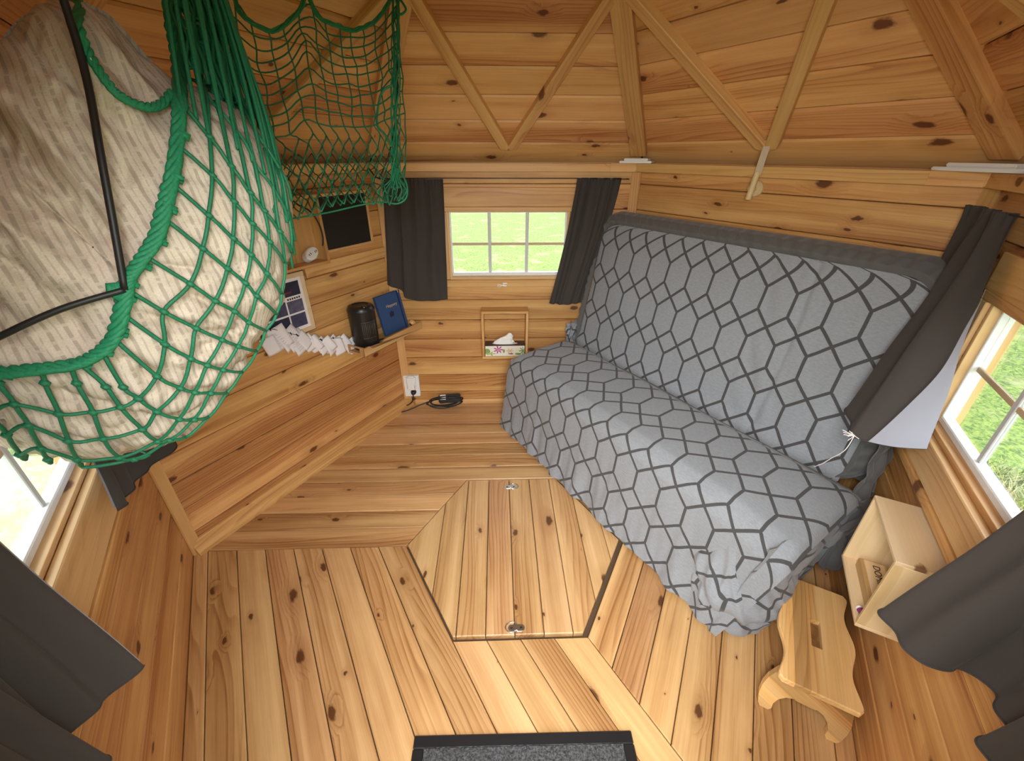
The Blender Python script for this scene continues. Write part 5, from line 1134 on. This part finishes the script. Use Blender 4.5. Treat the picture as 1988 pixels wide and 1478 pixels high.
def weave(fn, nu, nv, r, sub=3, diag_from=.62):
    def node(i, j):                                      # lower part of the mesh opens into diamonds
        v = j / nv; u = i / nu
        if v > diag_from and j % 2: u = min(1, u + .5 / nu)
        return u, v
    for i in range(nu + 1):
        nn_.tube(smooth_pts([fn(*node(i, j)) for j in range(nv + 1)], sub), r, 5)
    for j in range(nv + 1):
        if j / nv > diag_from:
            for i in range(nu):
                if j < nv:
                    a = node(i + 1, j) if j % 2 == 0 else node(i, j); b = node(i, j + 1) if j % 2 == 0 else node(i + 1, j + 1)
                    nn_.tube([fn(*a), fn(*b)], r, 5)
        else: nn_.tube(smooth_pts([fn(*node(i, j)) for i in range(nu + 1)], sub), r, 5)
weave(front_sheet, 13, 17, .0023)
weave(rear_sheet, 11, 7, .0021, diag_from=-1)
nn_.build('netting', M['net2'], N2, smooth=True)
rr = MB(); top = [Vector(p) * .001 for p in [[-821,164,1977],[-805,173,1977],[-793,183,1978],[-782,190,1973],[-774,183,1943],[-765,185,1931],[-756,191,1924],[-746,198,1919],[-735,204,1913],[-723,211,1909],[-713,220,1909],[-703,232,1914],[-693,247,1923],[-683,263,1936],[-671,279,1949],[-659,298,1966],[-648,320,1990],[-639,349,2025],[-632,351,2012],[-625,347,1989],[-617,349,1974],[-606,353,1965],[-593,360,1960],[-581,368,1957],[-568,376,1956],[-559,384,1954],[-552,392,1951],[-545,401,1950],[-535,411,1951],[-525,422,1954],[-514,434,1960],[-505,447,1966],[-497,460,1972],[-487,473,1980],[-476,488,1990],[-465,504,2002],[-457,521,2017],[-446,540,2035],[-434,561,2056],[-423,590,2091],[-415,600,2093]]]
for k in range(3): rr.tube([p + Vector((.004 * math.cos(i * .9 + k * 2.1), 0, .004 * math.sin(i * .9 + k * 2.1))) for i, p in enumerate(top)], .0036, 6)
for P, r in [[[[-419,594,2093],[-412,578,2063],[-407,561,2033],[-405,545,2003],[-408,529,1973],[-411,513,1943],[-411,496,1913],[-408,480,1883],[-404,464,1853],[-402,447,1823],[-405,431,1793],[-412,415,1763],[-418,399,1734],[-420,383,1704],[-419,367,1674],[-417,351,1644],[-419,334,1614],[-425,318,1584],[-432,302,1554],[-437,286,1524],[-436,270,1494]],0.0032],[[[-404,599,2094],[-404,583,2064],[-407,566,2034],[-410,550,2004],[-410,534,1974],[-407,518,1944],[-403,501,1914],[-403,485,1884],[-408,469,1854],[-415,453,1824],[-421,437,1794],[-422,420,1764],[-420,404,1734],[-419,388,1704],[-422,372,1674],[-428,356,1644],[-435,339,1614],[-438,323,1584],[-435,307,1554],[-427,290,1524],[-419,274,1494]],0.0032],[[[-407,604,2095],[-410,588,2065],[-410,572,2035],[-406,555,2005],[-404,539,1975],[-405,523,1945],[-411,506,1915],[-418,490,1885],[-423,474,1855],[-424,458,1824],[-422,442,1794],[-421,425,1764],[-425,409,1734],[-431,393,1704],[-437,377,1674],[-438,360,1644],[-434,344,1614],[-429,328,1584],[-427,311,1554],[-422,295,1524],[-418,278,1494]],0.0032],[[[-410,610,2097],[-407,593,2066],[-405,577,2036],[-408,560,2006],[-414,544,1976],[-422,528,1946],[-426,512,1916],[-425,496,1885],[-423,479,1855],[-423,463,1825],[-427,447,1795],[-433,430,1765],[-438,414,1735],[-437,398,1704],[-433,381,1674],[-428,365,1644],[-426,348,1614],[-428,332,1584],[-431,316,1554],[-425,299,1523],[-414,282,1493]],0.0032],[[[-407,615,2098],[-411,599,2068],[-418,582,2037],[-425,566,2007],[-428,550,1977],[-427,533,1947],[-424,517,1916],[-425,501,1886],[-429,484,1856],[-435,468,1826],[-438,452,1795],[-436,435,1765],[-430,419,1735],[-425,402,1705],[-424,386,1674],[-426,369,1644],[-429,353,1614],[-428,337,1584],[-423,320,1554],[-414,303,1523],[-408,287,1493]],0.0032],[[[-422,621,2099],[-428,604,2069],[-430,588,2039],[-428,571,2008],[-425,555,1978],[-426,538,1948],[-430,522,1917],[-436,506,1887],[-437,489,1857],[-434,473,1826],[-428,456,1796],[-423,440,1766],[-422,423,1735],[-425,407,1705],[-427,390,1675],[-425,374,1644],[-420,357,1614],[-414,341,1584],[-411,324,1553],[-416,308,1523],[-424,292,1493]],0.0022],[[[-431,626,2101],[-428,610,2070],[-426,593,2040],[-427,577,2009],[-431,560,1979],[-436,544,1949],[-436,527,1918],[-431,511,1888],[-424,494,1857],[-420,477,1827],[-420,461,1797],[-423,444,1766],[-425,428,1736],[-423,411,1705],[-417,395,1675],[-412,378,1645],[-411,362,1614],[-415,345,1584],[-420,329,1553],[-430,313,1523],[-436,296,1492]],0.0022],[[[-426,631,2102],[-427,615,2071],[-432,598,2041],[-435,582,2010],[-433,565,1980],[-428,549,1950],[-421,532,1919],[-418,515,1889],[-419,499,1858],[-422,482,1828],[-423,466,1797],[-420,449,1767],[-414,432,1736],[-410,416,1706],[-411,399,1675],[-416,383,1645],[-422,366,1614],[-425,350,1584],[-424,333,1553],[-429,317,1523],[-437,301,1492]],0.0022],[[[-431,637,2103],[-433,620,2073],[-431,604,2042],[-424,587,2012],[-418,570,1981],[-415,553,1951],[-417,537,1920],[-421,520,1889],[-421,504,1859],[-418,487,1828],[-413,470,1798],[-410,454,1767],[-412,437,1736],[-418,421,1706],[-424,404,1675],[-427,388,1645],[-426,371,1614],[-424,355,1584],[-425,338,1553],[-435,322,1522],[-448,306,1492]],0.0022],[[[-427,434,1808],[-463,425,1788],[-480,394,1730],[-481,368,1683],[-455,353,1656],[-434,333,1620]],0.004],[[[-426,298,1557],[-403,289,1542],[-382,267,1502],[-386,246,1463],[-419,238,1446],[-463,242,1452],[-544,240,1442],[-651,232,1420],[-776,226,1401],[-901,223,1388]],0.003],[[[-420,298,1557],[-436,266,1519],[-480,260,1483],[-466,255,1454]],0.0019],[[[-419,298,1557],[-431,266,1519],[-464,257,1479],[-457,255,1454]],0.0019],[[[-417,298,1557],[-426,266,1519],[-448,257,1479],[-448,254,1454]],0.0019],[[[-415,298,1557],[-420,266,1519],[-432,258,1483],[-439,254,1454]],0.0019],[[[-413,298,1557],[-415,265,1519],[-416,260,1487],[-430,254,1454]],0.0019],[[[-412,298,1557],[-410,265,1519],[-400,260,1488],[-421,254,1454]],0.0019],[[[-410,298,1557],[-404,265,1519],[-384,258,1485],[-412,253,1454]],0.0019],[[[-411,596,2086],[-388,580,2058],[-380,569,2039],[-398,563,2026],[-416,571,2039]],0.004]]:                                          # gathered right-hand edge, belly rope, loops
    rr.tube(smooth_pts([Vector(p) * .001 for p in P], 4), r, 5)
rr.build('rim_rope', M['rope'], N2, smooth=True)
tube_obj('cord', smooth_pts([Vector(p) * .001 for p in [[-413,549,1978],[-419,440,1757],[-449,375,1613],[-473,356,1556],[-496,338,1522],[-533,378,1550],[-561,415,1576]]], 6), .0024, M['black_cable'], N2)
